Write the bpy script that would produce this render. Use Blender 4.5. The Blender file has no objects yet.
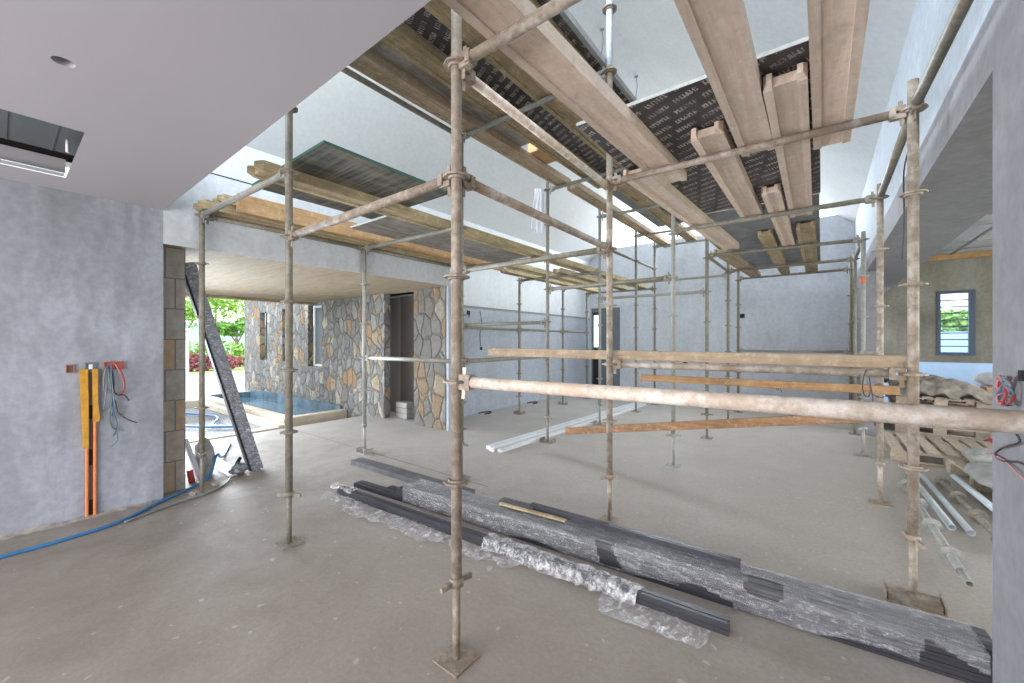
import bpy, math, random
from mathutils import Vector, Matrix, noise

# ------------------------------------------------------------------ camera, world, light, exposure
sc = bpy.context.scene
col = sc.collection
EYE = 1.43
TH = math.atan(310 / 400.0)
cd = bpy.data.cameras.new('camera')
cd.sensor_width = 36.0
cd.lens = 36.0 * 400 / 1024
cd.clip_start = 0.02
cd.clip_end = 400
cam = bpy.data.objects.new('camera', cd)
col.objects.link(cam)
cam.location = (0, 0, EYE)
cam.rotation_euler = (math.pi / 2, 0, TH)
sc.camera = cam

sc.view_settings.view_transform = 'Standard'
sc.view_settings.look = 'None'
sc.view_settings.gamma = 1.0
sc.view_settings.use_curve_mapping = False
sc.view_settings.exposure = 1.0
sc.cycles.use_denoising = True
sc.cycles.max_bounces = 10
sc.cycles.diffuse_bounces = 6
sc.cycles.transparent_max_bounces = 16
sc.cycles.sample_clamp_indirect = 6.0

world = bpy.data.worlds.new('overcast_sky')
sc.world = world
world.use_nodes = True
_bg = world.node_tree.nodes['Background']
_bg.inputs['Color'].default_value = (0.86, 0.93, 1.0, 1)
_bg.inputs['Strength'].default_value = 1.9


def area(name, loc, rot, sx, sy, power, color=(1, 1, 1), spread=180):
    l = bpy.data.lights.new(name, 'AREA')
    l.shape = 'RECTANGLE'
    l.size = sx
    l.size_y = sy
    l.energy = power
    l.color = color
    l.spread = math.radians(spread)
    o = bpy.data.objects.new(name, l)
    o.location = loc
    o.rotation_euler = rot
    col.objects.link(o)
    return o


PI = math.pi
# daylight at the far gable and entrance, plus added interior fill lights
area('rear_fill', (-2.1, -3.7, 1.25), (math.radians(97), 0, 0), 4.6, 2.2, 128, (1.0, 0.95, 0.93))  # added fill behind the camera; no glazing is seen there
area('daylight_gable', (-2.4, 11.6, 5.1), (math.radians(-62), 0, 0), 4.6, 1.6, 300, (0.88, 0.96, 1.0))
area('vault_fill', (-2.4, 0.45, 4.55), (math.radians(78), 0, 0), 4.4, 1.7, 90, (0.80, 0.94, 1.0))  # added fill for the vault; the near gable opening is made up
area('daylight_entrance', (-9.3, 1.2, 1.0), (0, math.radians(-84), math.radians(6)), 1.6, 3.4, 120, (0.80, 0.90, 1.0), 100)
_sun = bpy.data.lights.new('bright_overcast', 'SUN')
_sun.energy = 1.0
_sun.angle = math.radians(50)
_sun.color = (1.0, 0.98, 0.95)
_so = bpy.data.objects.new('bright_overcast', _sun)
_so.rotation_euler = (math.radians(-22), math.radians(-58), 0)
col.objects.link(_so)
area('side_room_fill', (5.9, 6.0, 1.6), (0, math.radians(90), 0), 2.6, 8.0, 140, (0.95, 0.97, 1.0))  # added fill for the side room, at an unseen opening

# ------------------------------------------------------------------ node helpers


class NT:
    def __init__(self, name):
        self.m = bpy.data.materials.new(name)
        self.m.use_nodes = True
        self.t = self.m.node_tree
        self.t.nodes.clear()
        self.out = self.n('ShaderNodeOutputMaterial')

    def n(self, kind, **kw):
        x = self.t.nodes.new(kind)
        for k, v in kw.items():
            setattr(x, k, v)
        return x

    def l(self, a, b):
        self.t.links.new(a, b)

    def val(self, sock, v):
        if hasattr(v, 'is_linked'):
            self.l(v, sock)
        else:
            sock.default_value = v

    def coords(self, scale=(1, 1, 1), rot=(0, 0, 0), which='Object'):
        tc = self.n('ShaderNodeTexCoord')
        mp = self.n('ShaderNodeMapping')
        mp.inputs['Scale'].default_value = scale
        mp.inputs['Rotation'].default_value = rot
        self.l(tc.outputs[which], mp.inputs['Vector'])
        return mp.outputs['Vector']

    def wcoords(self, scale=(1, 1, 1), rot=(0, 0, 0)):
        g = self.n('ShaderNodeNewGeometry')
        mp = self.n('ShaderNodeMapping')
        mp.inputs['Scale'].default_value = scale
        mp.inputs['Rotation'].default_value = rot
        self.l(g.outputs['Position'], mp.inputs['Vector'])
        return mp.outputs['Vector']

    def noise(self, vec, scale, detail=4, rough=0.55, dist=0.0):
        x = self.n('ShaderNodeTexNoise')
        x.inputs['Scale'].default_value = scale
        x.inputs['Detail'].default_value = detail
        x.inputs['Roughness'].default_value = rough
        x.inputs['Distortion'].default_value = dist
        self.l(vec, x.inputs['Vector'])
        return x.outputs['Fac']

    def voronoi(self, vec, scale, feature='F1', out='Distance', rnd=1.0):
        x = self.n('ShaderNodeTexVoronoi', feature=feature)
        x.inputs['Scale'].default_value = scale
        x.inputs['Randomness'].default_value = rnd
        self.l(vec, x.inputs['Vector'])
        return x.outputs[out]

    def ramp(self, fac, stops, interp='LINEAR'):
        r = self.n('ShaderNodeValToRGB')
        r.color_ramp.interpolation = interp
        els = r.color_ramp.elements
        while len(els) < len(stops):
            els.new(0.5)
        for e, (p, c) in zip(els, stops):
            e.position = p
            c = (c, c, c) if not isinstance(c, (tuple, list)) else c
            e.color = (c[0], c[1], c[2], 1)
        self.l(fac, r.inputs['Fac'])
        return r.outputs['Color']

    def mix(self, fac, a, b, mode='MIX'):
        x = self.n('ShaderNodeMix', data_type='RGBA', blend_type=mode)
        self.val(x.inputs['Factor'], fac)
        for s, v in ((x.inputs['A'], a), (x.inputs['B'], b)):
            if hasattr(v, 'is_linked'):
                self.l(v, s)
            else:
                s.default_value = (v[0], v[1], v[2], 1)
        return x.outputs['Result']

    def math(self, op, a, b=0.0, c=0.0):
        x = self.n('ShaderNodeMath', operation=op)
        for s, v in zip(x.inputs, (a, b, c)):
            self.val(s, v)
        return x.outputs[0]

    def bump(self, h, strength=0.3, dist=0.02):
        b = self.n('ShaderNodeBump')
        b.inputs['Strength'].default_value = strength
        b.inputs['Distance'].default_value = dist
        self.l(h, b.inputs['Height'])
        return b.outputs['Normal']

    def principled(self, color, rough=0.7, metal=0.0, normal=None, spec=0.3, alpha=None, trans=None):
        p = self.n('ShaderNodeBsdfPrincipled')
        if hasattr(color, 'is_linked'):
            self.l(color, p.inputs['Base Color'])
        else:
            p.inputs['Base Color'].default_value = (color[0], color[1], color[2], 1)
        self.val(p.inputs['Roughness'], rough)
        self.val(p.inputs['Metallic'], metal)
        p.inputs['Specular IOR Level'].default_value = spec
        if normal is not None:
            self.l(normal, p.inputs['Normal'])
        if trans is not None:
            p.inputs['Transmission Weight'].default_value = trans
        self.l(p.outputs[0], self.out.inputs['Surface'])
        return p

    def random(self):
        return self.n('ShaderNodeObjectInfo').outputs['Random']


def mat_plain(name, color, rough=0.6, metal=0.0, var=0.12, scale=30, spec=0.3, bump=0.0):
    t = NT(name)
    v = t.coords()
    f = t.noise(v, scale, 4)
    lo = tuple(c * (1 - var) for c in color)
    hi = tuple(min(1, c * (1 + var)) for c in color)
    c = t.ramp(f, [(0.3, lo), (0.7, hi)])
    nrm = t.bump(t.noise(v, scale * 3, 3), bump, 0.01) if bump else None
    t.principled(c, rough, metal, nrm, spec)
    return t.m


def mat_plaster(name, base, dark, light, streak=0.5, bump=0.06):
    t = NT(name)
    w = t.wcoords()
    big = t.noise(w, 0.55, 5, 0.6, 0.6)
    mid = t.noise(t.wcoords((3.0, 3.0, 0.9)), 1.3, 6, 0.65, 0.4)
    fine = t.noise(w, 18, 4)
    c = t.ramp(big, [(0.30, dark), (0.5, base), (0.72, light)])
    c2 = t.ramp(mid, [(0.3, dark), (0.5, base), (0.7, light)])
    c = t.mix(streak, c, c2)
    c = t.mix(0.08, c, t.ramp(fine, [(0.35, 0.0), (0.65, 1.0)]), 'OVERLAY')
    t.principled(c, 0.85, 0, t.bump(fine, bump, 0.01), 0.15)
    return t.m


M = {}
M['plaster'] = mat_plaster('plaster_grey', (0.30, 0.315, 0.355), (0.215, 0.222, 0.245), (0.43, 0.46, 0.525), 0.6)
M['plaster_far'] = mat_plaster('plaster_grey_smooth', (0.41, 0.44, 0.495), (0.34, 0.36, 0.40), (0.49, 0.53, 0.60), 0.45)
M['plaster_white'] = mat_plaster('plaster_white', (0.60, 0.62, 0.645), (0.53, 0.545, 0.565), (0.68, 0.70, 0.73), 0.35, 0.03)
M['plaster_bluewhite'] = mat_plaster('plaster_lit_white', (0.42, 0.455, 0.51), (0.36, 0.39, 0.435), (0.47, 0.52, 0.585), 0.4, 0.03)
M['plaster_pale'] = mat_plaster('plaster_pale_grey', (0.53, 0.555, 0.60), (0.45, 0.47, 0.50), (0.62, 0.65, 0.70), 0.45)
M['plaster_pier'] = mat_plaster('plaster_grey_shaded', (0.25, 0.247, 0.262), (0.215, 0.213, 0.225), (0.30, 0.297, 0.318), 0.4, 0.03)
M['vault'] = mat_plaster('vault_skim_plaster', (0.69, 0.70, 0.715), (0.64, 0.645, 0.655), (0.74, 0.75, 0.77), 0.2, 0.0)
M['ceiling'] = mat_plain('ceiling_board', (0.445, 0.43, 0.458), 0.9, 0, 0.025, 0.8, 0.1)
M['render_brown'] = mat_plaster('brown_cement_render', (0.21, 0.195, 0.16), (0.14, 0.13, 0.105), (0.29, 0.28, 0.25), 0.55, 0.15)
M['pale_blue'] = mat_plain('pale_blue_tint', (0.45, 0.62, 0.84), 0.7, 0, 0.06, 4)
M['white_panel'] = mat_plain('white_ceiling_panel', (0.47, 0.48, 0.505), 0.6, 0, 0.05, 3)
M['dark_band'] = mat_plain('painted_shadow_grey', (0.27, 0.275, 0.285), 0.8, 0, 0.1, 8)


def mat_floor():
    t = NT('site_concrete_floor')
    w = t.wcoords()
    big = t.noise(w, 0.45, 6, 0.6, 0.5)
    mid = t.noise(w, 2.4, 8, 0.68, 0.3)
    fine = t.noise(w, 38, 4, 0.7)
    c = t.ramp(big, [(0.32, (0.215, 0.183, 0.152)), (0.52, (0.285, 0.252, 0.22)), (0.70, (0.33, 0.315, 0.30))])
    c2 = t.ramp(mid, [(0.33, (0.175, 0.147, 0.122)), (0.5, (0.285, 0.252, 0.22)), (0.68, (0.375, 0.35, 0.32))])
    c = t.mix(0.5, c, c2)
    sx = t.n('ShaderNodeSeparateXYZ')
    t.l(t.wcoords(), sx.inputs[0])
    # trodden brown dust near the doorway end; grey inner floor paled to imitate light
    yy = t.math('ADD', sx.outputs['Y'], t.math('MULTIPLY', mid, 1.2))
    g = t.n('ShaderNodeMapRange')
    g.inputs['From Min'].default_value = 2.2
    g.inputs['From Max'].default_value = 4.4
    t.l(yy, g.inputs['Value'])
    c = t.mix(t.math('MULTIPLY', g.outputs[0], 0.62), c, (0.55, 0.53, 0.505))
    g2 = t.n('ShaderNodeMapRange')
    g2.inputs['From Min'].default_value = -3.6
    g2.inputs['From Max'].default_value = -0.9
    t.l(t.math('ADD', sx.outputs['X'], t.math('MULTIPLY', big, 1.0)), g2.inputs['Value'])
    c = t.mix(t.math('MULTIPLY', g2.outputs[0], 0.55), c, (0.455, 0.395, 0.345))
    c = t.mix(t.ramp(fine, [(0.35, 0.0), (0.75, 0.4)]), c, (0.20, 0.18, 0.16))
    grit = t.noise(w, 110, 3, 0.7)
    c = t.mix(t.ramp(grit, [(0.55, 0.0), (0.72, 0.35)]), c, (0.52, 0.48, 0.43))
    # cement and paint splashes
    warp = t.n('ShaderNodeVectorMath', operation='ADD')
    nz = t.n('ShaderNodeTexNoise')
    nz.inputs['Scale'].default_value = 9
    t.l(w, nz.inputs['Vector'])
    sc_ = t.n('ShaderNodeVectorMath', operation='SCALE')
    sc_.inputs['Scale'].default_value = 0.09
    t.l(nz.outputs['Color'], sc_.inputs[0])
    t.l(w, warp.inputs[0])
    t.l(sc_.outputs[0], warp.inputs[1])
    for s, r, a in ((7.5, 0.075, 0.55), (17.0, 0.12, 0.55)):
        vo = t.n('ShaderNodeTexVoronoi')
        vo.inputs['Scale'].default_value = s
        t.l(warp.outputs[0], vo.inputs['Vector'])
        sep = t.n('ShaderNodeSeparateColor')
        t.l(vo.outputs['Color'], sep.inputs[0])
        rad = t.math('MULTIPLY', t.math('POWER', sep.outputs[0], 3.0), r * 2.2)
        k = t.math('MULTIPLY', t.math('LESS_THAN', vo.outputs['Distance'], rad), t.math('GREATER_THAN', sep.outputs[1], 0.55))
        c = t.mix(t.math('MULTIPLY', k, a), c, (0.56, 0.52, 0.47))
    # saw-cut joint running in from the entrance
    j = t.math('LESS_THAN', t.math('ABSOLUTE', t.math('SUBTRACT', sx.outputs['Y'], 2.97)), 0.006)
    j = t.math('MULTIPLY', j, t.math('LESS_THAN', sx.outputs['X'], -2.6))
    c = t.mix(t.math('MULTIPLY', j, 0.8), c, (0.12, 0.11, 0.10))
    rough = t.ramp(mid, [(0.3, 0.75), (0.7, 0.5)])
    p = t.principled(c, 0.6, 0, t.bump(t.mix(0.5, mid, fine), 0.18, 0.01), 0.25)
    t.l(rough, p.inputs['Roughness'])
    return t.m


M['floor'] = mat_floor()


def mat_steel(name, base, dark, splash, rust, amount=0.5):
    t = NT(name)
    w = t.wcoords()
    n1 = t.noise(w, 14, 6, 0.7)
    n2 = t.noise(w, 45, 4, 0.7)
    n3 = t.noise(w, 5, 4, 0.6)
    c = t.ramp(n2, [(0.3, dark), (0.65, base)])
    c = t.mix(t.ramp(n1, [(0.46, 0.0), (0.62, amount)]), c, splash)
    c = t.mix(t.ramp(n3, [(0.52, 0.0), (0.70, amount * 0.9)]), c, rust)
    t.principled(c, 0.6, 0.08, t.bump(n2, 0.25, 0.004), 0.35)
    return t.m


M['steel'] = mat_steel('scaffold_steel', (0.25, 0.23, 0.185), (0.165, 0.15, 0.115), (0.34, 0.315, 0.27), (0.21, 0.155, 0.10), 0.6)
M['steel_near'] = mat_steel('scaffold_steel_cement_splashed', (0.33, 0.275, 0.22), (0.21, 0.17, 0.13), (0.47, 0.40, 0.345), (0.26, 0.175, 0.115), 0.9)
M['steel_tube_near'] = mat_steel('scaffold_tube_cement_crust', (0.72, 0.61, 0.51), (0.52, 0.42, 0.34), (0.90, 0.85, 0.78), (0.60, 0.45, 0.34), 0.9)
M['galv'] = mat_steel('galvanised_steel', (0.33, 0.325, 0.295), (0.24, 0.235, 0.21), (0.42, 0.415, 0.385), (0.27, 0.245, 0.20), 0.45)
M['galv_bright'] = mat_steel('bright_galvanised_steel', (0.62, 0.67, 0.70), (0.50, 0.54, 0.57), (0.70, 0.73, 0.74), (0.56, 0.57, 0.57), 0.25)


def mat_wood(name, a, b, c_, axis='Y', dirt=(0.2, 0.17, 0.13)):
    t = NT(name)
    s = {'X': (1.2, 18, 18), 'Y': (18, 1.2, 18), 'Z': (18, 18, 1.2)}[axis]
    tc = t.coords(s)
    rnd = t.random()
    off = t.n('ShaderNodeVectorMath', operation='ADD')
    cmb = t.n('ShaderNodeCombineXYZ')
    t.l(t.math('MULTIPLY', rnd, 37.0), cmb.inputs[0])
    t.l(t.math('MULTIPLY', rnd, 11.0), cmb.inputs[1])
    t.l(tc, off.inputs[0])
    t.l(cmb.outputs[0], off.inputs[1])
    v = off.outputs[0]
    g = t.noise(v, 1.4, 6, 0.6, 0.8)
    g2 = t.noise(v, 4.5, 4, 0.6)
    col_ = t.ramp(g, [(0.28, a), (0.5, b), (0.72, c_)])
    col_ = t.mix(t.ramp(g2, [(0.35, 0.35), (0.6, 0.0)]), col_, dirt)
    # knots
    kn = t.voronoi(t.coords(tuple(x * 0.16 for x in s)), 2.2)
    col_ = t.mix(t.ramp(kn, [(0.03, 0.7), (0.10, 0.0)]), col_, (0.15, 0.09, 0.05))
    stain = t.noise(t.wcoords(), 2.2, 5, 0.65)
    col_ = t.mix(t.ramp(stain, [(0.44, 0.0), (0.66, 0.6)]), col_, dirt)
    spl = t.noise(t.wcoords(), 16, 5, 0.7)
    col_ = t.mix(t.ramp(spl, [(0.54, 0.0), (0.66, 0.4)]), col_, tuple(min(0.75, x * 1.15 + 0.08) for x in c_))
    col_ = t.mix(t.ramp(spl, [(0.34, 0.4), (0.44, 0.0)]), col_, tuple(x * 0.75 for x in dirt))
    hsv = t.n('ShaderNodeHueSaturation')
    hsv.inputs['Saturation'].default_value = 1.0
    t.l(t.math('MULTIPLY_ADD', rnd, 0.3, 0.86), hsv.inputs['Value'])
    t.l(col_, hsv.inputs['Color'])
    t.principled(hsv.outputs[0], 0.8, 0, t.bump(g, 0.2, 0.006), 0.15)
    return t.m


PINK = ((0.58, 0.445, 0.345), (0.72, 0.57, 0.46), (0.80, 0.665, 0.56))
TAN = ((0.42, 0.32, 0.21), (0.55, 0.43, 0.30), (0.63, 0.52, 0.39))
YEL = ((0.40, 0.305, 0.175), (0.53, 0.42, 0.255), (0.62, 0.525, 0.36))
ORG = ((0.42, 0.235, 0.105), (0.55, 0.335, 0.17), (0.63, 0.43, 0.26))
M['wood_pink'] = mat_wood('beam_timber_pink', *PINK, 'Y', (0.56, 0.47, 0.40))
M['wood_tan'] = mat_wood('beam_timber_tan', *TAN, 'Y', (0.30, 0.235, 0.17))
M['wood_yellow'] = mat_wood('beam_timber_yellow', *YEL, 'Y', (0.24, 0.19, 0.12))
M['wood_orange'] = mat_wood('board_timber_orange', *ORG, 'Y', (0.34, 0.22, 0.13))
M['rail_tan'] = mat_wood('rail_timber_tan', (0.29, 0.205, 0.135), (0.39, 0.295, 0.205), (0.47, 0.37, 0.27), 'X', (0.27, 0.205, 0.145))
M['rail_orange'] = mat_wood('rail_timber_orange', (0.36, 0.19, 0.08), (0.47, 0.27, 0.125), (0.55, 0.35, 0.19), 'X', (0.24, 0.14, 0.08))
M['rail_brown'] = mat_wood('rail_timber_brown', (0.24, 0.125, 0.06), (0.33, 0.185, 0.10), (0.43, 0.27, 0.16), 'X', (0.17, 0.10, 0.06))
M['pallet_x'] = mat_wood('pallet_timber', TAN[0], TAN[1], TAN[2], 'X', (0.30, 0.24, 0.17))
M['pallet_y'] = mat_wood('pallet_timber_dusty', (0.34, 0.26, 0.19), (0.45, 0.36, 0.27), (0.52, 0.44, 0.35), 'Y', (0.33, 0.28, 0.23))
M['ply_edge'] = mat_plain('plywood_orange', (0.62, 0.40, 0.20), 0.7, 0, 0.1, 12)


def mat_filmply():
    t = NT('printed_black_film_plywood')
    v = t.coords((1, 1, 1), (0, 0, math.radians(24)))
    s = t.n('ShaderNodeSeparateXYZ')
    t.l(v, s.inputs[0])
    u, w = s.outputs['X'], s.outputs['Y']
    row = t.math('FRACT', t.math('MULTIPLY', w, 1 / 0.095))
    rown = t.math('FLOOR', t.math('MULTIPLY', w, 1 / 0.095))
    inrow = t.math('MULTIPLY', t.math('GREATER_THAN', row, 0.22), t.math('LESS_THAN', row, 0.66))
    uu = t.math('ADD', u, t.math('ADD', t.math('MULTIPLY', rown, 0.071), t.math('MULTIPLY', row, 0.016)))
    word = t.math('LESS_THAN', t.math('FRACT', t.math('MULTIPLY', uu, 1 / 0.19)), 0.78)
    st = t.math('FRACT', t.math('MULTIPLY', uu, 1 / 0.021))
    stem = t.math('LESS_THAN', st, 0.34)
    cmb = t.n('ShaderNodeCombineXYZ')
    t.l(t.math('MULTIPLY', uu, 120.0), cmb.inputs[0])
    t.l(t.math('MULTIPLY', w, 90.0), cmb.inputs[1])
    bar = t.math('GREATER_THAN', t.noise(cmb.outputs[0], 0.6, 1), 0.56)
    glyph = t.math('MULTIPLY', t.math('MAXIMUM', stem, bar), t.math('MULTIPLY', inrow, word))
    wear = t.noise(t.wcoords(), 6, 5, 0.7)
    fac = t.math('MULTIPLY', glyph, t.ramp(wear, [(0.34, 0.1), (0.58, 0.95)]))
    base = t.ramp(t.noise(t.wcoords(), 2.0, 6, 0.65), [(0.35, (0.035, 0.031, 0.030)), (0.6, (0.085, 0.080, 0.082)), (0.75, (0.16, 0.15, 0.145))])
    c = t.mix(fac, base, (0.56, 0.53, 0.50))
    t.principled(c, 0.5, 0, None, 0.4)
    return t.m


M['filmply'] = mat_filmply()
M['ply_blue'] = mat_plain('blue_grey_film_plywood', (0.25, 0.27, 0.285), 0.55, 0, 0.25, 5)


def mat_splash_ply(name, base, edge):
    t = NT(name)
    w = t.wcoords()
    n = t.noise(t.wcoords((6, 1, 6)), 2.2, 6, 0.7, 0.6)
    n2 = t.noise(w, 7, 6, 0.7)
    c = t.ramp(n, [(0.33, edge), (0.55, base), (0.7, tuple(min(1, x * 1.35) for x in base))])
    c = t.mix(t.ramp(n2, [(0.5, 0.0), (0.66, 0.7)]), c, (0.47, 0.45, 0.42))
    t.principled(c, 0.75, 0, t.bump(n2, 0.2, 0.005), 0.2)
    return t.m


M['ply_splash'] = mat_splash_ply('cement_splashed_plywood', (0.34, 0.32, 0.29), (0.17, 0.155, 0.14))


def mat_green_ply():
    t = NT('dark_green_film_plywood')
    n = t.noise(t.wcoords((1.2, 26, 1)), 1.6, 5, 0.65, 0.3)
    n2 = t.noise(t.wcoords((5, 1.0, 1)), 1.5, 4, 0.6)
    c = t.ramp(n, [(0.34, (0.03, 0.036, 0.03)), (0.52, (0.09, 0.095, 0.08)), (0.68, (0.20, 0.195, 0.17))])
    c = t.mix(t.ramp(n2, [(0.45, 0.0), (0.65, 0.55)]), c, (0.25, 0.21, 0.16))
    t.principled(c, 0.6, 0, None, 0.3)
    return t.m


M['ply_green'] = mat_green_ply()
M['green_edge'] = mat_plain('green_sealed_edge', (0.05, 0.13, 0.095), 0.6)
M['metal_edge'] = mat_plain('grey_sheet_edge', (0.36, 0.36, 0.35), 0.6)


def mat_stone(name, scale=2.7, warm=0.5, dark=0.0):
    t = NT(name)
    w0 = t.wcoords()
    nz = t.n('ShaderNodeTexNoise')
    nz.inputs['Scale'].default_value = 2.6
    nz.inputs['Detail'].default_value = 3
    t.l(w0, nz.inputs['Vector'])
    s_ = t.n('ShaderNodeVectorMath', operation='SCALE')
    s_.inputs['Scale'].default_value = 0.14
    t.l(nz.outputs['Color'], s_.inputs[0])
    ad = t.n('ShaderNodeVectorMath', operation='ADD')
    t.l(w0, ad.inputs[0])
    t.l(s_.outputs[0], ad.inputs[1])
    mp = t.n('ShaderNodeMapping')
    mp.inputs['Scale'].default_value = (1.25, 1.25, 0.8)
    t.l(ad.outputs[0], mp.inputs['Vector'])
    v = mp.outputs[0]
    cell = t.n('ShaderNodeTexVoronoi')
    cell.inputs['Scale'].default_value = scale
    t.l(v, cell.inputs['Vector'])
    edge = t.n('ShaderNodeTexVoronoi', feature='DISTANCE_TO_EDGE')
    edge.inputs['Scale'].default_value = scale
    t.l(v, edge.inputs['Vector'])
    sep = t.n('ShaderNodeSeparateColor')
    t.l(cell.outputs['Color'], sep.inputs[0])
    g = (0.285, 0.285, 0.285)
    c = t.ramp(sep.outputs[0], [(0.0, (0.215, 0.22, 0.225)), (0.20, g), (0.38, (0.25, 0.24, 0.225)), (0.52, (0.35, 0.345, 0.335)),
                                (0.74 - 0.06 * warm, (0.40, 0.255, 0.145)), (0.81, (0.45, 0.36, 0.245)), (0.88, (0.50, 0.455, 0.375)), (0.94, (0.23, 0.23, 0.23))], 'CONSTANT')
    n = t.noise(w0, 12, 8, 0.8)
    n2 = t.noise(t.wcoords((1, 1, 3)), 4, 5, 0.6)
    c = t.mix(t.ramp(n, [(0.38, 0.75), (0.58, 0.0)]), c, (0.15, 0.14, 0.125))
    c = t.mix(t.ramp(n2, [(0.55, 0.0), (0.75, 0.4)]), c, (0.48, 0.36, 0.22))
    mortar = t.ramp(edge.outputs['Distance'], [(0.006, 1.0), (0.04, 0.0)])
    c = t.mix(t.math('MULTIPLY', mortar, 0.75), c, (0.15, 0.145, 0.135))
    if dark:
        c = t.mix(dark, c, (0.11, 0.095, 0.075))
    h = t.mix(0.35, t.ramp(edge.outputs['Distance'], [(0.0, 0.0), (0.11, 1.0)]), n)
    t.principled(c, 0.85, 0, t.bump(h, 0.9, 0.05), 0.15)
    return t.m


M['stone'] = mat_stone('rubble_stone', 4.6, 0.8)
M['stone_pier'] = mat_stone('rubble_stone_large', 4.0, 2.2, 0.42)


def mat_blocks():
    t = NT('block_and_stone_jamb')
    w = t.wcoords()
    sx = t.n('ShaderNodeSeparateXYZ')
    t.l(w, sx.inputs[0])
    cb = t.n('ShaderNodeCombineXYZ')
    t.l(t.math('ADD', sx.outputs['Y'], sx.outputs['X']), cb.inputs[0])
    t.l(sx.outputs['Z'], cb.inputs[1])
    b = t.n('ShaderNodeTexBrick')
    b.inputs['Scale'].default_value = 1.0
    b.inputs['Brick Width'].default_value = 0.15
    b.inputs['Row Height'].default_value = 0.29
    b.inputs['Mortar Size'].default_value = 0.006
    b.inputs['Color1'].default_value = (0.40, 0.375, 0.34, 1)
    b.inputs['Color2'].default_value = (0.50, 0.29, 0.12, 1)
    b.inputs['Mortar'].default_value = (0.17, 0.16, 0.145, 1)
    b.inputs['Bias'].default_value = -0.25
    t.l(cb.outputs[0], b.inputs['Vector'])
    n = t.noise(w, 9, 7, 0.75)
    c = t.mix(t.ramp(n, [(0.36, 0.7), (0.6, 0.0)]), b.outputs['Color'], (0.24, 0.225, 0.20))
    t.principled(c, 0.9, 0, t.bump(n, 0.5, 0.02), 0.1)
    return t.m


M['stone_jamb'] = mat_blocks()


def mat_film(name, lo, hi, scale=(3, 22, 22)):
    t = NT(name)
    a = t.noise(t.wcoords(scale), 2.0, 5, 0.7, 1.2)
    b = t.noise(t.wcoords((14, 5, 14)), 2.0, 4, 0.7, 0.8)
    f = t.ramp(t.math('ADD', t.math('MULTIPLY', a, 0.6), t.math('MULTIPLY', b, 0.4)), [(0.42, lo), (0.66, hi)])
    d = t.n('ShaderNodeBsdfPrincipled')
    d.inputs['Base Color'].default_value = (0.80, 0.81, 0.84, 1)
    d.inputs['Roughness'].default_value = 0.22
    d.inputs['Specular IOR Level'].default_value = 0.9
    tr = t.n('ShaderNodeBsdfTransparent')
    tr.inputs['Color'].default_value = (0.97, 0.97, 0.98, 1)
    mx = t.n('ShaderNodeMixShader')
    t.l(f, mx.inputs[0])
    t.l(tr.outputs[0], mx.inputs[1])
    t.l(d.outputs[0], mx.inputs[2])
    t.l(mx.outputs[0], t.out.inputs['Surface'])
    return t.m


M['film'] = mat_film('stretch_film', 0.10, 0.50)
M['film_loose'] = mat_film('loose_stretch_film', 0.08, 0.9, (9, 9, 9))  # white streaks raised to stand for highlights on the folds
M['alu'] = mat_plain('dark_anodised_aluminium', (0.088, 0.088, 0.105), 0.38, 0.5, 0.15, 8, 0.5)
M['alu_dusty'] = mat_plain('dusty_anodised_aluminium', (0.135, 0.135, 0.145), 0.5, 0.3, 0.25, 9, 0.4)


def mat_wrapped():
    t = NT('film_wrapped_aluminium')
    n = t.noise(t.wcoords((9, 9, 16)), 2.2, 6, 0.7, 1.5)
    c = t.ramp(n, [(0.40, (0.10, 0.105, 0.125)), (0.55, (0.21, 0.22, 0.25)), (0.68, (0.58, 0.60, 0.64))])
    t.principled(c, 0.3, 0.1, t.bump(n, 0.4, 0.01), 0.6)
    return t.m


M['wrapped'] = mat_wrapped()
M['white_profile'] = mat_plain('white_gypsum_channel', (0.74, 0.755, 0.77), 0.5, 0.1, 0.06, 6)
M['black'] = mat_plain('black_plastic', (0.02, 0.02, 0.022), 0.6)
M['dark_hole'] = mat_plain('dark_void', (0.02, 0.018, 0.016), 0.9)
M['hose'] = mat_plain('blue_hose_pvc', (0.05, 0.19, 0.42), 0.45, 0, 0.15, 20)
M['orange'] = mat_plain('orange_conduit_pvc', (0.72, 0.24, 0.09), 0.5, 0, 0.12, 25)
M['yellow'] = mat_plain('yellow_masking_tape', (0.62, 0.32, 0.045), 0.6, 0, 0.16, 20)
M['redbox'] = mat_plain('red_back_box', (0.42, 0.13, 0.09), 0.6, 0, 0.25, 60)
M['greybox'] = mat_plain('grey_back_box', (0.20, 0.23, 0.25), 0.6)
M['white'] = mat_plain('white_plastic', (0.85, 0.85, 0.86), 0.5, 0, 0.03)
M['wire_blue'] = mat_plain('wire_blue', (0.08, 0.15, 0.30), 0.5)
M['wire_red'] = mat_plain('wire_red', (0.40, 0.05, 0.06), 0.5)
M['wire_grey'] = mat_plain('wire_grey', (0.22, 0.24, 0.25), 0.5)
M['wire_green'] = mat_plain('wire_green', (0.12, 0.22, 0.19), 0.5)
M['wire_black'] = mat_plain('wire_black', (0.06, 0.05, 0.055), 0.5)
M['wire_pink'] = mat_plain('wire_pink', (0.52, 0.24, 0.24), 0.5)
M['orange_tag'] = mat_plain('orange_paint', (0.75, 0.14, 0.05), 0.5)
M['duct_metal'] = mat_plain('grey_duct_sheet', (0.135, 0.16, 0.17), 0.5, 0.2, 0.08, 3)
M['window_dark'] = mat_plain('navy_window_frame', (0.055, 0.075, 0.115), 0.4)
M['door_grey'] = mat_plain('blue_grey_door', (0.15, 0.175, 0.195), 0.5, 0, 0.06, 5)
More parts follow.
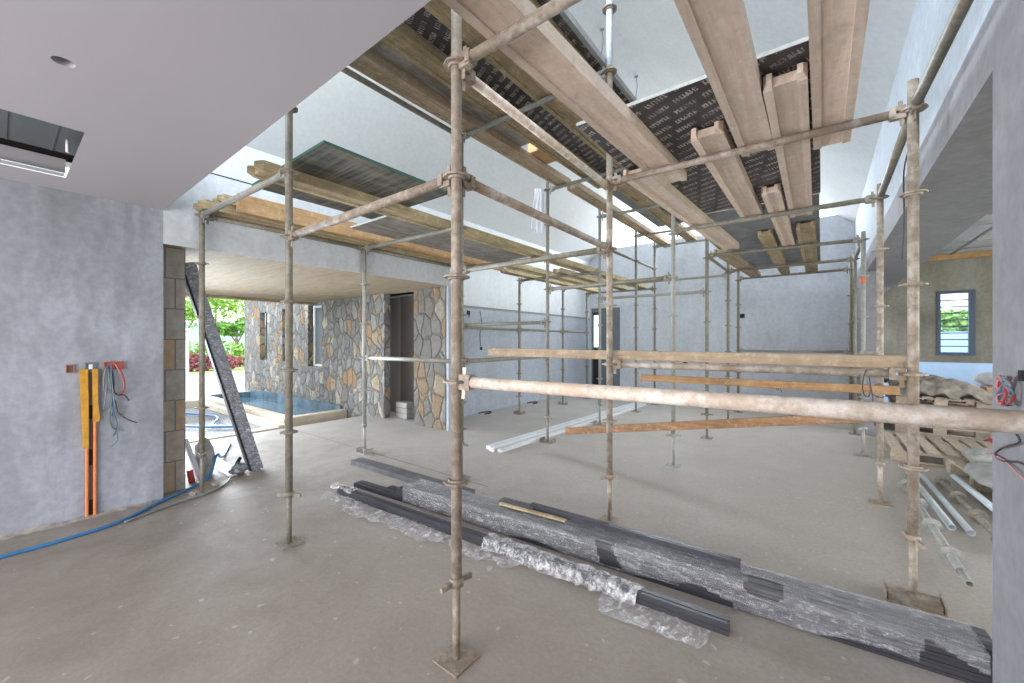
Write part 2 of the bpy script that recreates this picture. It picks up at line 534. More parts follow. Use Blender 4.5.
M['sack'] = mat_plain('dusty_sack', (0.37, 0.36, 0.32), 0.8, 0, 0.25, 14, 0.2, 0.4)
M['sack_grey'] = mat_plain('grey_paper_sack', (0.35, 0.345, 0.33), 0.85, 0, 0.2, 9, 0.15, 0.3)
M['sack_dark'] = mat_plain('dusty_tarpaulin', (0.27, 0.235, 0.20), 0.8, 0, 0.4, 10, 0.2, 0.4)
M['sack_white'] = mat_plain('white_woven_sack', (0.66, 0.65, 0.66), 0.7, 0, 0.18, 16, 0.2, 0.3)
M['carton'] = mat_plain('brown_carton', (0.42, 0.27, 0.15), 0.7, 0, 0.12, 6)
M['pvc_pipe'] = mat_plain('pale_pvc_pipe', (0.62, 0.64, 0.72), 0.4, 0, 0.05, 6)
M['cloth'] = mat_plain('white_cloth', (0.78, 0.78, 0.83), 0.85, 0, 0.06, 9)
M['pool_blue'] = mat_plain('blue_pool_coating', (0.115, 0.18, 0.23), 0.4, 0, 0.5, 3.5)
M['kerb'] = mat_plain('pale_cement_kerb', (0.56, 0.50, 0.41), 0.8, 0, 0.12, 6, 0.2, 0.2)
M['kerb_white'] = mat_plain('white_cement_kerb', (0.78, 0.78, 0.77), 0.7, 0, 0.05, 6)
M['paving'] = mat_plain('pale_yard_paving', (0.62, 0.61, 0.59), 0.8, 0, 0.08, 1.2)
M['gravel'] = mat_plain('grey_gravel', (0.20, 0.205, 0.21), 0.9, 0, 0.55, 26, 0.2, 0.6)
M['lawn'] = mat_plain('lawn_green', (0.30, 0.42, 0.15), 0.9, 0, 0.2, 4)
M['leaf'] = mat_plain('leaf_green', (0.17, 0.34, 0.07), 0.7, 0, 0.4, 2.5)
M['leaf_bright'] = mat_plain('leaf_yellow_green', (0.30, 0.46, 0.10), 0.7, 0, 0.35, 2.5)
M['leaf_red'] = mat_plain('leaf_maroon', (0.30, 0.08, 0.11), 0.7, 0, 0.35, 3)
M['bark'] = mat_plain('bark_brown', (0.22, 0.15, 0.10), 0.9, 0, 0.25, 8)
M['red_rag'] = mat_plain('red_packet', (0.38, 0.05, 0.05), 0.6)
M['brick_red'] = mat_plain('rubble_brick', (0.42, 0.24, 0.17), 0.9, 0, 0.3, 10)
M['mortar'] = mat_plain('mortar_droppings', (0.36, 0.335, 0.305), 0.95, 0, 0.3, 18, 0.1, 0.6)
M['beige_panel'] = mat_plain('beige_wall_panel', (0.33, 0.315, 0.29), 0.7, 0, 0.05, 2)
M['brown_dark'] = mat_plain('dark_brown_panel', (0.13, 0.112, 0.105), 0.7, 0, 0.08, 2)


def mat_soffit():
    t = NT('board_marked_concrete')
    n = t.noise(t.wcoords((1.0, 5.0, 1.0)), 2.2, 6, 0.7, 1.2)
    n2 = t.noise(t.wcoords(), 0.9, 4)
    c = t.ramp(n, [(0.33, (0.27, 0.20, 0.125)), (0.5, (0.34, 0.265, 0.175)), (0.68, (0.40, 0.33, 0.235))])
    c = t.mix(t.ramp(n2, [(0.4, 0.0), (0.65, 0.4)]), c, (0.31, 0.265, 0.20))
    t.principled(c, 0.8, 0, t.bump(n, 0.15, 0.01), 0.2)
    return t.m


M['soffit'] = mat_soffit()


def mat_glass():
    t = NT('clear_louvre_glass')
    gl = t.n('ShaderNodeBsdfGlossy')
    gl.inputs['Roughness'].default_value = 0.05
    tr = t.n('ShaderNodeBsdfTransparent')
    tr.inputs['Color'].default_value = (0.86, 0.93, 0.97, 1)
    mx = t.n('ShaderNodeMixShader')
    mx.inputs[0].default_value = 0.08
    t.l(tr.outputs[0], mx.inputs[1])
    t.l(gl.outputs[0], mx.inputs[2])
    t.l(mx.outputs[0], t.out.inputs['Surface'])
    return t.m


M['glass'] = mat_glass()


def mat_water():
    t = NT('pool_water')
    p = t.principled((0.10, 0.18, 0.24), 0.05, 0, t.bump(t.noise(t.wcoords(), 6, 3), 0.15, 0.02), 0.5)
    return t.m


M['water'] = mat_water()

# ------------------------------------------------------------------ geometry helpers


class MB:
    """collects world-space geometry for ONE mesh"""

    def __init__(self):
        self.v, self.f, self.s, self.mi = [], [], [], []

    def face(self, idx, smooth=False, mi=0):
        self.f.append(idx)
        self.s.append(smooth)
        self.mi.append(mi)

    def quad(self, a, b, c, d, mi=0):
        i = len(self.v)
        self.v += [Vector(a), Vector(b), Vector(c), Vector(d)]
        self.face((i, i + 1, i + 2, i + 3), False, mi)
        return self

    def box(self, lo, hi, m=None, mi=0):
        x0, y0, z0 = lo
        x1, y1, z1 = hi
        p = [(x0, y0, z0), (x1, y0, z0), (x1, y1, z0), (x0, y1, z0), (x0, y0, z1), (x1, y0, z1), (x1, y1, z1), (x0, y1, z1)]
        p = [Vector(q) for q in p]
        if m is not None:
            p = [m @ q for q in p]
        i = len(self.v)
        self.v += p
        for f in ((0, 3, 2, 1), (4, 5, 6, 7), (0, 1, 5, 4), (1, 2, 6, 5), (2, 3, 7, 6), (3, 0, 4, 7)):
            self.face(tuple(i + k for k in f), False, mi)
        return self

    def bbox_bar(self, a, b, w, h, up=(0, 0, 1), ch=0.0):
        """bar of width w and height h from a to b, optional chamfer"""
        a, b = Vector(a), Vector(b)
        d = (b - a).normalized()
        up = Vector(up)
        s = d.cross(up).normalized()
        u = s.cross(d).normalized()
        if ch:
            pr = [(-w / 2 + ch, -h / 2), (w / 2 - ch, -h / 2), (w / 2, -h / 2 + ch), (w / 2, h / 2 - ch), (w / 2 - ch, h / 2), (-w / 2 + ch, h / 2), (-w / 2, h / 2 - ch), (-w / 2, -h / 2 + ch)]
        else:
            pr = [(-w / 2, -h / 2), (w / 2, -h / 2), (w / 2, h / 2), (-w / 2, h / 2)]
        return self.prism(a, b, s, u, pr)

    def prism(self, a, b, s, u, pr):
        i = len(self.v)
        n = len(pr)
        for c in (a, b):
            for x, y in pr:
                self.v.append(Vector(c) + s * x + u * y)
        for k in range(n):
            k2 = (k + 1) % n
            self.face((i + k, i + k2, i + n + k2, i + n + k))
        self.face(tuple(i + k for k in reversed(range(n))))
        self.face(tuple(i + n + k for k in range(n)))
        return self

    def tube(self, a, b, r, seg=14, r2=None, inner=0.0):
        a, b = Vector(a), Vector(b)
        r2 = r if r2 is None else r2
        d = (b - a).normalized()
        t = Vector((1, 0, 0)) if abs(d.x) < 0.8 else Vector((0, 1, 0))
        s = d.cross(t).normalized()
        u = d.cross(s)
        i = len(self.v)
        rings = [(a, r), (b, r2)]
        if inner:
            dep = min(0.08, (b - a).length * 0.3)
            rings = [(a + d * dep, inner), (a, inner), (a, r), (b, r2), (b, inner), (b - d * dep, inner)]
        for c, q in rings:
            for k in range(seg):
                an = 2 * PI * k / seg
                self.v.append(c + s * (q * math.cos(an)) + u * (q * math.sin(an)))
        for j in range(len(rings) - 1):
            for k in range(seg):
                k2 = (k + 1) % seg
                self.face((i + j * seg + k, i + j * seg + k2, i + (j + 1) * seg + k2, i + (j + 1) * seg + k), True)
        self.face(tuple(i + k for k in reversed(range(seg))))
        e = (len(rings) - 1) * seg
        self.face(tuple(i + e + k for k in range(seg)))
        return self

    def sweep(self, pts, r, seg=8, cap=True):
        pts = [Vector(p) for p in pts]
        i = len(self.v)
        n = len(pts)
        prev = None
        for j, p in enumerate(pts):
            d = (pts[min(j + 1, n - 1)] - pts[max(j - 1, 0)]).normalized()
            if prev is None:
                t = Vector((0, 0, 1)) if abs(d.z) < 0.8 else Vector((1, 0, 0))
                s = d.cross(t).normalized()
            else:
                s = (prev - d * prev.dot(d)).normalized()
            prev = s
            u = d.cross(s)
            q = r[j] if isinstance(r, (list, tuple)) else r
            for k in range(seg):
                an = 2 * PI * k / seg
                self.v.append(p + s * (q * math.cos(an)) + u * (q * math.sin(an)))
        for j in range(n - 1):
            for k in range(seg):
                k2 = (k + 1) % seg
                self.face((i + j * seg + k, i + j * seg + k2, i + (j + 1) * seg + k2, i + (j + 1) * seg + k), True)
        if cap:
            self.face(tuple(i + k for k in reversed(range(seg))))
            self.face(tuple(i + (n - 1) * seg + k for k in range(seg)))
        return self

    def grid(self, fn, nu, nv, smooth=True):
        i = len(self.v)
        for a in range(nu + 1):
            for b in range(nv + 1):
                self.v.append(Vector(fn(a / nu, b / nv)))
        for a in range(nu):
            for b in range(nv):
                k = i + a * (nv + 1) + b
                self.face((k, k + nv + 1, k + nv + 2, k + 1), smooth)
        return self

    def build(self, name, mat, parent=None, origin=None):
        if parent is not None:
            o0 = Vector(parent['_org'])
        elif origin is not None:
            o0 = Vector(origin)
        else:
            xs = [p.x for p in self.v]
            ys = [p.y for p in self.v]
            zs = [p.z for p in self.v]
            o0 = Vector(((min(xs) + max(xs)) / 2, (min(ys) + max(ys)) / 2, min(zs)))
        me = bpy.data.meshes.new(name)
        me.from_pydata([tuple(p - o0) for p in self.v], [], self.f)
        for p, s, m in zip(me.polygons, self.s, self.mi):
            p.use_smooth = s
            p.material_index = m
        for m in (mat if isinstance(mat, (list, tuple)) else (mat,)):
            me.materials.append(m)
        me.update()
        o = bpy.data.objects.new(name, me)
        col.objects.link(o)
        if parent is not None:
            o.parent = parent
        else:
            o.location = o0
        o['_org'] = tuple(o0)
        return o


def tag(o, label=None, cat=None, group=None, kind=None):
    if label:
        o['label'] = label
    if cat:
        o['category'] = cat
    if group:
        o['group'] = group
    if kind:
        o['kind'] = kind
    return o


def thing(name, loc, label=None, cat=None, group=None, kind=None):
    o = bpy.data.objects.new(name, None)
    o.empty_display_size = 0.1
    o.location = loc
    col.objects.link(o)
    o['_org'] = tuple(loc)
    return tag(o, label, cat, group, kind)


def struct(name, mb, mat, label=None, cat=None):
    o = mb.build(name, mat)
    return tag(o, label, cat, None, 'structure')


def soft(o, w=0.006, seg=2):
    b = o.modifiers.new('bevel', 'BEVEL')
    b.width = w
    b.segments = seg
    b.limit_method = 'ANGLE'
    return o


def fix_normals(o):
    import bmesh
    bm = bmesh.new()
    bm.from_mesh(o.data)
    bmesh.ops.remove_doubles(bm, verts=bm.verts, dist=1e-5)
    bmesh.ops.recalc_face_normals(bm, faces=bm.faces)
    bm.to_mesh(o.data)
    bm.free()
    return o


def spline(pts, n=8):
    """Catmull-Rom through pts"""
    P = [Vector(p) for p in pts]
    out = []
    for i in range(len(P) - 1):
        p0 = P[max(i - 1, 0)]
        p1, p2 = P[i], P[i + 1]
        p3 = P[min(i + 2, len(P) - 1)]
        for k in range(n):
            t = k / n
            out.append(0.5 * ((2 * p1) + (p2 - p0) * t + (2 * p0 - 5 * p1 + 4 * p2 - p3) * t * t + (3 * p1 - p0 - 3 * p2 + p3) * t ** 3))
    out.append(P[-1])
    return out


def panel(mb, o, u, v, n, U, V, holes=(), t=0.2):
    """wall slab: face at o spanned by u*U, v*V, thickness t along -n, rectangular holes (u0,u1,v0,v1)"""
    o, u, v, n = Vector(o), Vector(u), Vector(v), Vector(n)
    us = sorted({0, U} | {h[0] for h in holes} | {h[1] for h in holes})
    vs = sorted({0, V} | {h[2] for h in holes} | {h[3] for h in holes})
    us = [x for x in us if 0 <= x <= U]
    vs = [x for x in vs if 0 <= x <= V]

    def solid(i, j):
        if i < 0 or j < 0 or i >= len(us) - 1 or j >= len(vs) - 1:
            return False
        cu, cv = (us[i] + us[i + 1]) / 2, (vs[j] + vs[j + 1]) / 2
        return not any(h[0] < cu < h[1] and h[2] < cv < h[3] for h in holes)
    back = -n * t
    for i in range(len(us) - 1):
        for j in range(len(vs) - 1):
            if not solid(i, j):
                continue
            a = o + u * us[i] + v * vs[j]
            b = o + u * us[i + 1] + v * vs[j]
            c = o + u * us[i + 1] + v * vs[j + 1]
            d = o + u * us[i] + v * vs[j + 1]
            mb.quad(a, b, c, d)
            mb.quad(a + back, d + back, c + back, b + back)
            if not solid(i - 1, j):
                mb.quad(a, d, d + back, a + back)
            if not solid(i + 1, j):
                mb.quad(b, b + back, c + back, c)
            if not solid(i, j - 1):
                mb.quad(a, a + back, b + back, b)
            if not solid(i, j + 1):
                mb.quad(d, c, c + back, d + back)
    return mb


X_, Y_, Z_ = (1, 0, 0), (0, 1, 0), (0, 0, 1)
XL = -4.723      # entrance wall face
XR = 0.53        # right wall face
XB = -5.43       # set-back wall beyond the entrance
YF = 10.75       # far wall
YC = 0.93        # edge of the low ceiling
RX, RZ = -2.45, 6.15   # ridge

# ------------------------------------------------------------------ setting: floor, walls, ceilings
mb = MB()
mb.quad((XB, -4.5, 0), (7, -4.5, 0), (7, 12.4, 0), (XB, 12.4, 0))
mb.quad((-7.0, 1.66, 0), (XB, 1.66, 0), (XB, 4.6, 0), (-7.0, 4.6, 0))
mb.quad((-7.0, 1.66, -0.15), (-7.0, 1.66, 0), (-7.0, 4.6, 0), (-7.0, 4.6, -0.15))
mb.quad((XB, -4.5, -0.15), (7, -4.5, -0.15), (7, -4.5, 0), (XB, -4.5, 0))
struct('floor', mb, M['floor'], 'bare dusty concrete floor slab with pale splashes', 'floor')

# left wall: plain plastered wall from behind the camera to the entrance opening
mb = MB()
panel(mb, (XL, YC - 5.4, 0), Y_, Z_, X_, 5.4, 2.62, (), 0.14)
struct('wall_left', mb, M['plaster'], 'plain grey plastered wall left of the entrance opening', 'wall')
# bulkhead over the entrance opening
mb = MB()
mb.box((XB, YC, 2.332), (XL, 4.47, 3.07))
mb.box((XL - 0.004, YC, 2.318), (XL, 4.47, 2.332))
struct('wall_entrance_header', mb, M['plaster_pale'], 'grey plastered bulkhead spanning above the entrance opening', 'wall')
mb = MB()
mb.box((XB + 0.005, YC, 3.07), (XL - 0.012, 4.46, 3.088))
struct('trim_1', mb, M['dark_hole'], 'dark gap line along the top of the entrance bulkhead', 'trim')
# set-back wall, lower grey and upper white
mb = MB()
panel(mb, (XB, 4.47, 0), Y_, Z_, X_, YF - 4.47, 2.075, (), 0.2)
struct('wall_left_recess', mb, M['plaster_far'], 'grey lower wall set back beyond the stone pier', 'wall')
mb = MB()
panel(mb, (XB, 4.47, 2.125), Y_, Z_, X_, YF - 4.47, 1.645, (), 0.2)
panel(mb, (XB, -0.5, 3.07), Y_, Z_, X_, 4.97, 0.70, (), 0.2)
struct('wall_left_upper', mb, M['plaster_white'], 'white upper wall below the sloping ceiling', 'wall')
mb = MB()
mb.box((XB - 0.2, 4.47, 2.075), (XB - 0.012, YF, 2.125))
struct('trim_2', mb, M['dark_band'], 'recessed line with painted shadow between grey lower and white upper wall', 'trim')  # shadow band under the upper wall put into the strip's colour
# far wall with a doorway, open gable above it
mb = MB()
panel(mb, (XB - 0.2, YF, 0), X_, Z_, (0, -1, 0), XR + 0.3 - (XB - 0.2), 4.075, ((XB + 0.03 - (XB - 0.2), -4.49 - (XB - 0.2), 0, 2.40),), 0.22)
struct('wall_far', mb, M['plaster_pale'], 'wide grey plastered wall at the far end of the hall', 'wall')
# right wall: near pier, long beam, far stub
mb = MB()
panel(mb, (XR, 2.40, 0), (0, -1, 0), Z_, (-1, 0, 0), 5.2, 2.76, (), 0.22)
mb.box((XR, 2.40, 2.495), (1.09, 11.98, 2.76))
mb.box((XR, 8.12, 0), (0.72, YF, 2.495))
struct('wall_right', mb, M['plaster_pier'], 'grey plastered right wall and pier, shade painted in, with a long opening under a deep beam', 'wall')  # shade below the upper wall is put into this greyer plaster
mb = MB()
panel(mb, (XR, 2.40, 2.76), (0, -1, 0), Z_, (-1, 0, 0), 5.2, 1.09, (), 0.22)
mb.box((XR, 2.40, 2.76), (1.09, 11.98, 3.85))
struct('wall_right_upper', mb, M['plaster_bluewhite'], 'upper part of the right wall in a painted lit white below the pitched ceiling', 'wall')  # lit tone above the shade line, put into the plaster colour
# vaulted ceiling
mb = MB()


def vault(mb, x0, z0, x1, z1, y0, y1, t):
    a, b = Vector((x0, 0, z0)), Vector((x1, 0, z1))
    n = Vector((-(b - a).z, 0, (b - a).x)).normalized()
    if n.z < 0:
        n = -n
    p = [Vector((x0, y0, z0)), Vector((x1, y0, z1)), Vector((x1, y1, z1)), Vector((x0, y1, z0))]
    q = [w + n * t for w in p]
    mb.quad(*p)
    mb.quad(*reversed(q))
    for i in range(4):
        j = (i + 1) % 4
        mb.quad(p[i], q[i], q[j], p[j])


vault(mb, XB, 3.76, RX, RZ, 0.7, YF + 0.02, 0.18)
vault(mb, XR, 3.85, RX, RZ, 0.7, YF + 0.02, 0.18)
struct('ceiling_vault', mb, M['vault'], 'tall white pitched ceiling above the scaffold', 'ceiling')
mb = MB()
mb.box((XB, 0.74, 2.765), (XR, 0.90, 3.3))
struct('wall_bulkhead', mb, M['plaster_white'], 'white upstand between low ceiling and pitched ceiling', 'wall')  # unseen upstand built to contain and bounce light, open above for the fill

# low ceiling with an access hatch and a round downlight hole
HX0, HX1, HY1 = -4.34, -3.32, 0.31
mb = MB()
ZC = 2.62
cx, cy, cr = -2.552, 0.176, 0.036
cells_x = [XL, HX0, HX1, cx - 0.1, cx + 0.1, XR]
cells_y = [-4.5, -0.75, cy - 0.1, cy + 0.1, HY1, YC]
for i in range(5):
    for j in range(5):
        x0, x1, y0, y1 = cells_x[i], cells_x[i + 1], cells_y[j], cells_y[j + 1]
        if i == 1 and 1 <= j <= 3:
            continue
        if i == 3 and j == 2:
            n = 32
            k0 = len(mb.v)
            for k in range(n):
                a = 2 * PI * (k + 0.5) / n
                c, s = math.cos(a), math.sin(a)
                m = max(abs(c), abs(s))
                mb.v.append(Vector((cx + cr * c, cy + cr * s, ZC)))
                mb.v.append(Vector((cx + 0.1 * c / m, cy + 0.1 * s / m, ZC)))
                mb.v.append(Vector((cx + cr * c, cy + cr * s, ZC + 0.05)))
            for k in range(n):
                a, b = k0 + 3 * k, k0 + 3 * ((k + 1) % n)
                mb.face((a, b, b + 1, a + 1))
                mb.face((a, a + 2, b + 2, b))
            # square corners
            for sx in (-1, 1):
                for sy in (-1, 1):
                    pts = [v for v in mb.v[k0:] if abs(v.z - ZC) < 1e-6 and v.x * 0 == 0 and (v.x - cx) * sx > 0.095 and (v.y - cy) * sy > 0]
                    q = [v for v in mb.v[k0:] if abs(v.z - ZC) < 1e-6 and (v.y - cy) * sy > 0.095 and (v.x - cx) * sx > 0]
                    a = max(pts, key=lambda v: abs(v.y - cy))
                    b = max(q, key=lambda v: abs(v.x - cx))
                    i1 = len(mb.v)
                    mb.v += [a.copy(), Vector((cx + sx * 0.1, cy + sy * 0.1, ZC)), b.copy()]
                    mb.face((i1, i1 + 1, i1 + 2))
            continue
        mb.quad((x0, y0, ZC), (x1, y0, ZC), (x1, y1, ZC), (x0, y1, ZC))
mb.quad((XL, YC, ZC), (XR, YC, ZC), (XR, YC, ZC + 0.14), (XL, YC, ZC + 0.14))
mb.quad((HX1 + 0.06, -4.5, ZC + 0.14), (HX1 + 0.06, YC, ZC + 0.14), (XR, YC, ZC + 0.14), (XR, -4.5, ZC + 0.14))
mb.quad((XL, HY1 + 0.06, ZC + 0.14), (XL, YC, ZC + 0.14), (HX1 + 0.06, YC, ZC + 0.14), (HX1 + 0.06, HY1 + 0.06, ZC + 0.14))
mb.quad((XL, -4.5, ZC + 0.14), (XL, -0.8, ZC + 0.14), (HX1 + 0.06, -0.8, ZC + 0.14), (HX1 + 0.06, -4.5, ZC + 0.14))
struct('ceiling', mb, M['ceiling'], 'flat grey board ceiling in the near part of the room', 'ceiling')
mb = MB()
mb.box((cx - 0.07, cy - 0.07, ZC + 0.05), (cx + 0.07, cy + 0.07, ZC + 0.09))
tag(mb.build('downlight_hole', M['dark_hole']), 'small round hole cut in the low grey ceiling for a downlight', 'hole')
# hatch void: frame lip, duct sheet with standing seams, dark gap, side board
hr = thing('ceiling_hatch', (-3.83, -0.2, ZC), 'open rectangular hatch in the low ceiling showing grey duct sheet', 'hatch')
mb = MB()
mb.box((HX0 + 0.006, -0.74, ZC + 0.0), (HX0 + 0.06, HY1 - 0.01, ZC + 0.012))
mb.build('hatch_frame', M['white_panel'], hr)
mb = MB()
mb.quad((HX0, -0.75, ZC + 0.03), (HX0, HY1, ZC + 0.03), (HX0, HY1, ZC + 0.13), (HX0, -0.75, ZC + 0.13))
mb.build('hatch_side', M['ceiling'], hr)
mb = MB()
mb.box((HX0 + 0.06, -0.75, ZC + 0.155), (HX1 + 0.05, HY1 + 0.05, ZC + 0.17))
for k in range(5):
    y = HY1 - 0.07 - 0.2 * k
    mb.box((HX0 + 0.06, y - 0.003, ZC + 0.151), (HX1 + 0.05, y + 0.004, ZC + 0.155))
mb.build('duct_sheet', M['duct_metal'], hr)
mb = MB()
mb.box((HX0 - 0.05, -0.8, ZC + 0.20), (HX1 + 0.1, HY1 + 0.1, ZC + 0.21))
mb.box((HX0 - 0.05, -0.8, ZC + 0.131), (HX0 - 0.03, HY1 + 0.1, ZC + 0.20))
mb.box((HX1 + 0.08, -0.8, ZC + 0.01), (HX1 + 0.1, HY1 + 0.1, ZC + 0.20))
mb.box((HX0 - 0.03, HY1 + 0.08, ZC + 0.01), (HX1 + 0.08, HY1 + 0.1, ZC + 0.20))
mb.box((HX0 - 0.03, -0.8, ZC + 0.01), (HX1 + 0.08, -0.78, ZC + 0.20))
mb.build('void_back', M['dark_hole'], hr)
mb = MB()
mb.tube((HX1 - 0.62, HY1 - 0.02, ZC + 0.06), (HX1 - 0.62, HY1 - 0.02, ZC + 0.14), 0.009, 8)
mb.build('hanger', M['white'], hr)

# mortar droppings along the foot of the left wall
mb = MB()
random.seed(5)


def ridge(u, v):
    y = -1.6 + 2.45 * u
    w = 0.05 + 0.10 * (1 - u) + 0.06 * noise.noise(Vector((y * 3, 0, 1)))
    h = 0.012 + 0.035 * (1 - u) + 0.02 * noise.noise(Vector((y * 7, 2, 0)))
    return (XL + 0.002 + w * v, y, max(0.0, h) * (1 - v) ** 1.5 + 0.006 * max(0, noise.noise(Vector((y * 30, v * 6, 0)))) + 0.001)


mb.grid(ridge, 90, 6)
tag(mb.build('mortar_droppings', M['mortar']), 'crumbly grey mortar droppings along the foot of the left wall', 'mortar', None, 'stuff')

# ------------------------------------------------------------------ side room on the right
mb = MB()
panel(mb, (0.72, 12.0, 1.0), X_, Z_, (0, -1, 0), 6.2, 2.1, ((1.892 - 0.72, 2.42 - 0.72, 0.145, 1.47),), 0.2)
struct('wall_side_room', mb, M['render_brown'], 'brown cement-rendered wall with a louvred window in the side room', 'wall')
mb = MB()
mb.box((0.72, 12.02, 0), (6.92, 12.2, 1.0))
struct('wall_side_room_base', mb, M['pale_blue'], 'lower band of the side room wall with painted-on blue light cast', 'wall')  # blue light cast near the floor, painted as a colour band
mb = MB()
mb.box((1.1, 11.86, 3.1), (6.9, 11.99, 3.21))
struct('trim_3', mb, M['rail_orange'], 'brown timber plate along the top of the side room wall', 'trim')
mb = MB()
mb.box((1.1, -2.5, 3.30), (7, 12.3, 3.34))
mb.box((1.1, 12.0, 3.10), (7, 12.2, 3.30))
struct('ceiling_side_room', mb, M['white_panel'], 'white sheet ceiling of the side room', 'ceiling')
mb = MB()
mb.box((6.9, 9.6, 0), (7.0, 12.2, 3.46))
mb.box((6.9, -2.5, 2.8), (7.0, 9.6, 3.46))
struct('wall_side_room_right', mb, M['plaster_far'], 'side room end wall with a wide opening', 'wall')
for k, y in enumerate((5.2, 6.6, 8.0, 9.4, 10.8)):
    mb = MB()
    mb.box((1.1, y - 0.03, 3.245), (6.9, y + 0.03, 3.30))
    tag(mb.build('ceiling_batten', M['metal_edge']), ['grey ceiling batten nearest the big right pillar', 'second grey ceiling batten back from the right pillar', 'middle grey batten under the white side room ceiling', 'grey ceiling batten next to the last one by the brown wall', 'grey ceiling batten closest to the brown rendered wall'][k], 'batten', 'battens under the side room ceiling')
for k, (x, y) in enumerate(((1.75, 8.0), (1.55, 9.4))):
    mb = MB()
    mb.box((x - 0.02, y - 0.005, 3.10), (x + 0.02, y + 0.005, 3.245))
    tag(mb.build('ceiling_hanger', M['steel']), ['short strap hanging from the right batten of the side room ceiling', 'short strap hanging from the left batten of the side room ceiling'][k], 'hanger', 'straps under the side room ceiling')
mb = MB()
mb.tube((2.075, 11.85, 3.2), (2.13, 6.0, 3.2), 0.022, 10)
tag(mb.build('ceiling_pipe', M['galv']), 'thin grey pipe slanting under the white side room ceiling', 'pipe')

w = thing('window_1', (2.156, 12.0, 1.145), 'dark framed louvred window in the brown side room wall', 'window', None, 'structure')
mb = MB()
panel(mb, (1.892, 11.97, 1.145), X_, Z_, (0, -1, 0), 0.528, 1.325, ((0.05, 0.44, 0.05, 1.265),), 0.09)
mb.build('window_frame', M['window_dark'], w)
for k in range(9):
    z = 1.145 + 0.05 + 0.135 * (k + 0.5)
    mb = MB()
    m = Matrix.Translation((2.137, 12.02, z)) @ Matrix.Rotation(math.radians(24), 4, 'X')
    mb.box((-0.195, -0.0025, -0.066), (0.195, 0.0025, 0.066), m)
    b = mb.build('louvre_blade', M['glass'], w)
    mb = MB()
    m = Matrix.Translation((2.137, 12.02, z)) @ Matrix.Rotation(math.radians(24), 4, 'X')
    mb.box((-0.195, -0.008, -0.080), (0.195, 0.008, -0.060), m)
    mb.build('blade_edge', M['window_dark'], b)

# far doorway: grey door leaf and slim side light
d = thing('door_1', (-4.95, YF, 0), 'grey door with a slim glazed side light in the far wall', 'door', None, 'structure')
mb = MB()
mb.box((-5.06, YF + 0.03, 0.01), (-4.495, YF + 0.07, 2.395))
mb.build('door_leaf', M['door_grey'], d)
mb = MB()
panel(mb, (-5.385, YF + 0.05, 0.01), X_, Z_, (0, -1, 0), 0.31, 2.385, ((0.05, 0.26, 1.25, 2.28),), 0.06)
mb.build('side_light_frame', M['door_grey'], d)
mb = MB()
mb.box((-5.335, YF + 0.08, 1.25), (-5.125, YF + 0.085, 2.28))
mb.build('side_light_pane', M['glass'], d)
mb = MB()
mb.box((-5.33, YF + 0.03, 0.02), (-5.13, YF + 0.049, 1.22))
mb.box((-5.33, YF + 0.03, 2.20), (-5.13, YF + 0.049, 2.285))
mb.build('side_light_panel', M['black'], d)

# ------------------------------------------------------------------ entrance porch and courtyard
mb = MB()
mb.box((-9.15, YC - 2.2, 2.318), (XB, 4.75, 2.56))
mb.box((XB, YC, 2.318), (XL - 0.004, 4.47, 2.332))
mb.box((-9.3, YC - 2.2, 2.27), (-9.15, 4.75, 2.62))
struct('ceiling_porch', mb, M['soffit'], 'board-marked concrete porch ceiling beyond the opening', 'ceiling')
mb = MB()
mb.box((-5.42, -0.6, 0), (-4.872, 1.125, 2.318))
struct('wall_pier_left', mb, M['stone_jamb'], 'stone and block pier at the left jamb of the opening', 'wall')
mb = MB()
mb.box((-5.57, 4.42, 0), (XL - 0.06, 4.60, 2.318))
struct('wall_pier_right', mb, M['stone_pier'], 'stone-clad pier at the right jamb of the opening', 'wall')
mb = MB()
mb.box((XL - 0.06, 4.435, 0), (XL - 0.0, 4.60, 2.318))
struct('trim_4', mb, M['plaster_far'], 'smooth grey cement edge of the stone pier', 'trim')
mb = MB()
U0 = -13.25
holes = ((-12.14 - U0, -11.68 - U0, 0.93 + 0.4, 2.21 + 0.4), (-10.75 - U0, -10.3 - U0, 0.93 + 0.4, 2.24 + 0.4), (-9.39 - U0, -8.76 - U0, 0.86 + 0.4, 2.26 + 0.4))
panel(mb, (U0, 4.42, -0.4), X_, Z_, (0, -1, 0), -6.43 - U0, 3.1, holes, 0.13)
struct('wall_courtyard', mb, M['stone'], 'rubble stone courtyard wall with narrow window slots', 'wall')
# windows of the stone wall
for k, (x0, x1, z0, z1) in enumerate(((-12.14, -11.68, 0.93, 2.21), (-10.75, -10.3, 0.93, 2.24), (-9.39, -8.76, 0.86, 2.26))):
    w = thing('window_%d' % (k + 2), ((x0 + x1) / 2, 4.6, z0), ['narrow window slot at the far left of the stone wall', 'narrow window slot half hidden behind a standard', 'tallest window slot nearest the stone corner'][k], 'window', None, 'structure')
    mb = MB()
    panel(mb, (x0, 4.556, z0), X_, Z_, (0, -1, 0), x1 - x0, z1 - z0, ((0.05, x1 - x0 - 0.05, 0.05, z1 - z0 - 0.05),), 0.06)
    mb.build('window_frame', M['window_dark'] if k < 2 else M['kerb_white'], w)
    mb = MB()
    mb.box((x0 + 0.05, 4.58, z0 + 0.05), (x1 - 0.05, 4.585, z1 - 0.05))
    mb.build('window_pane', M['door_grey'], w)
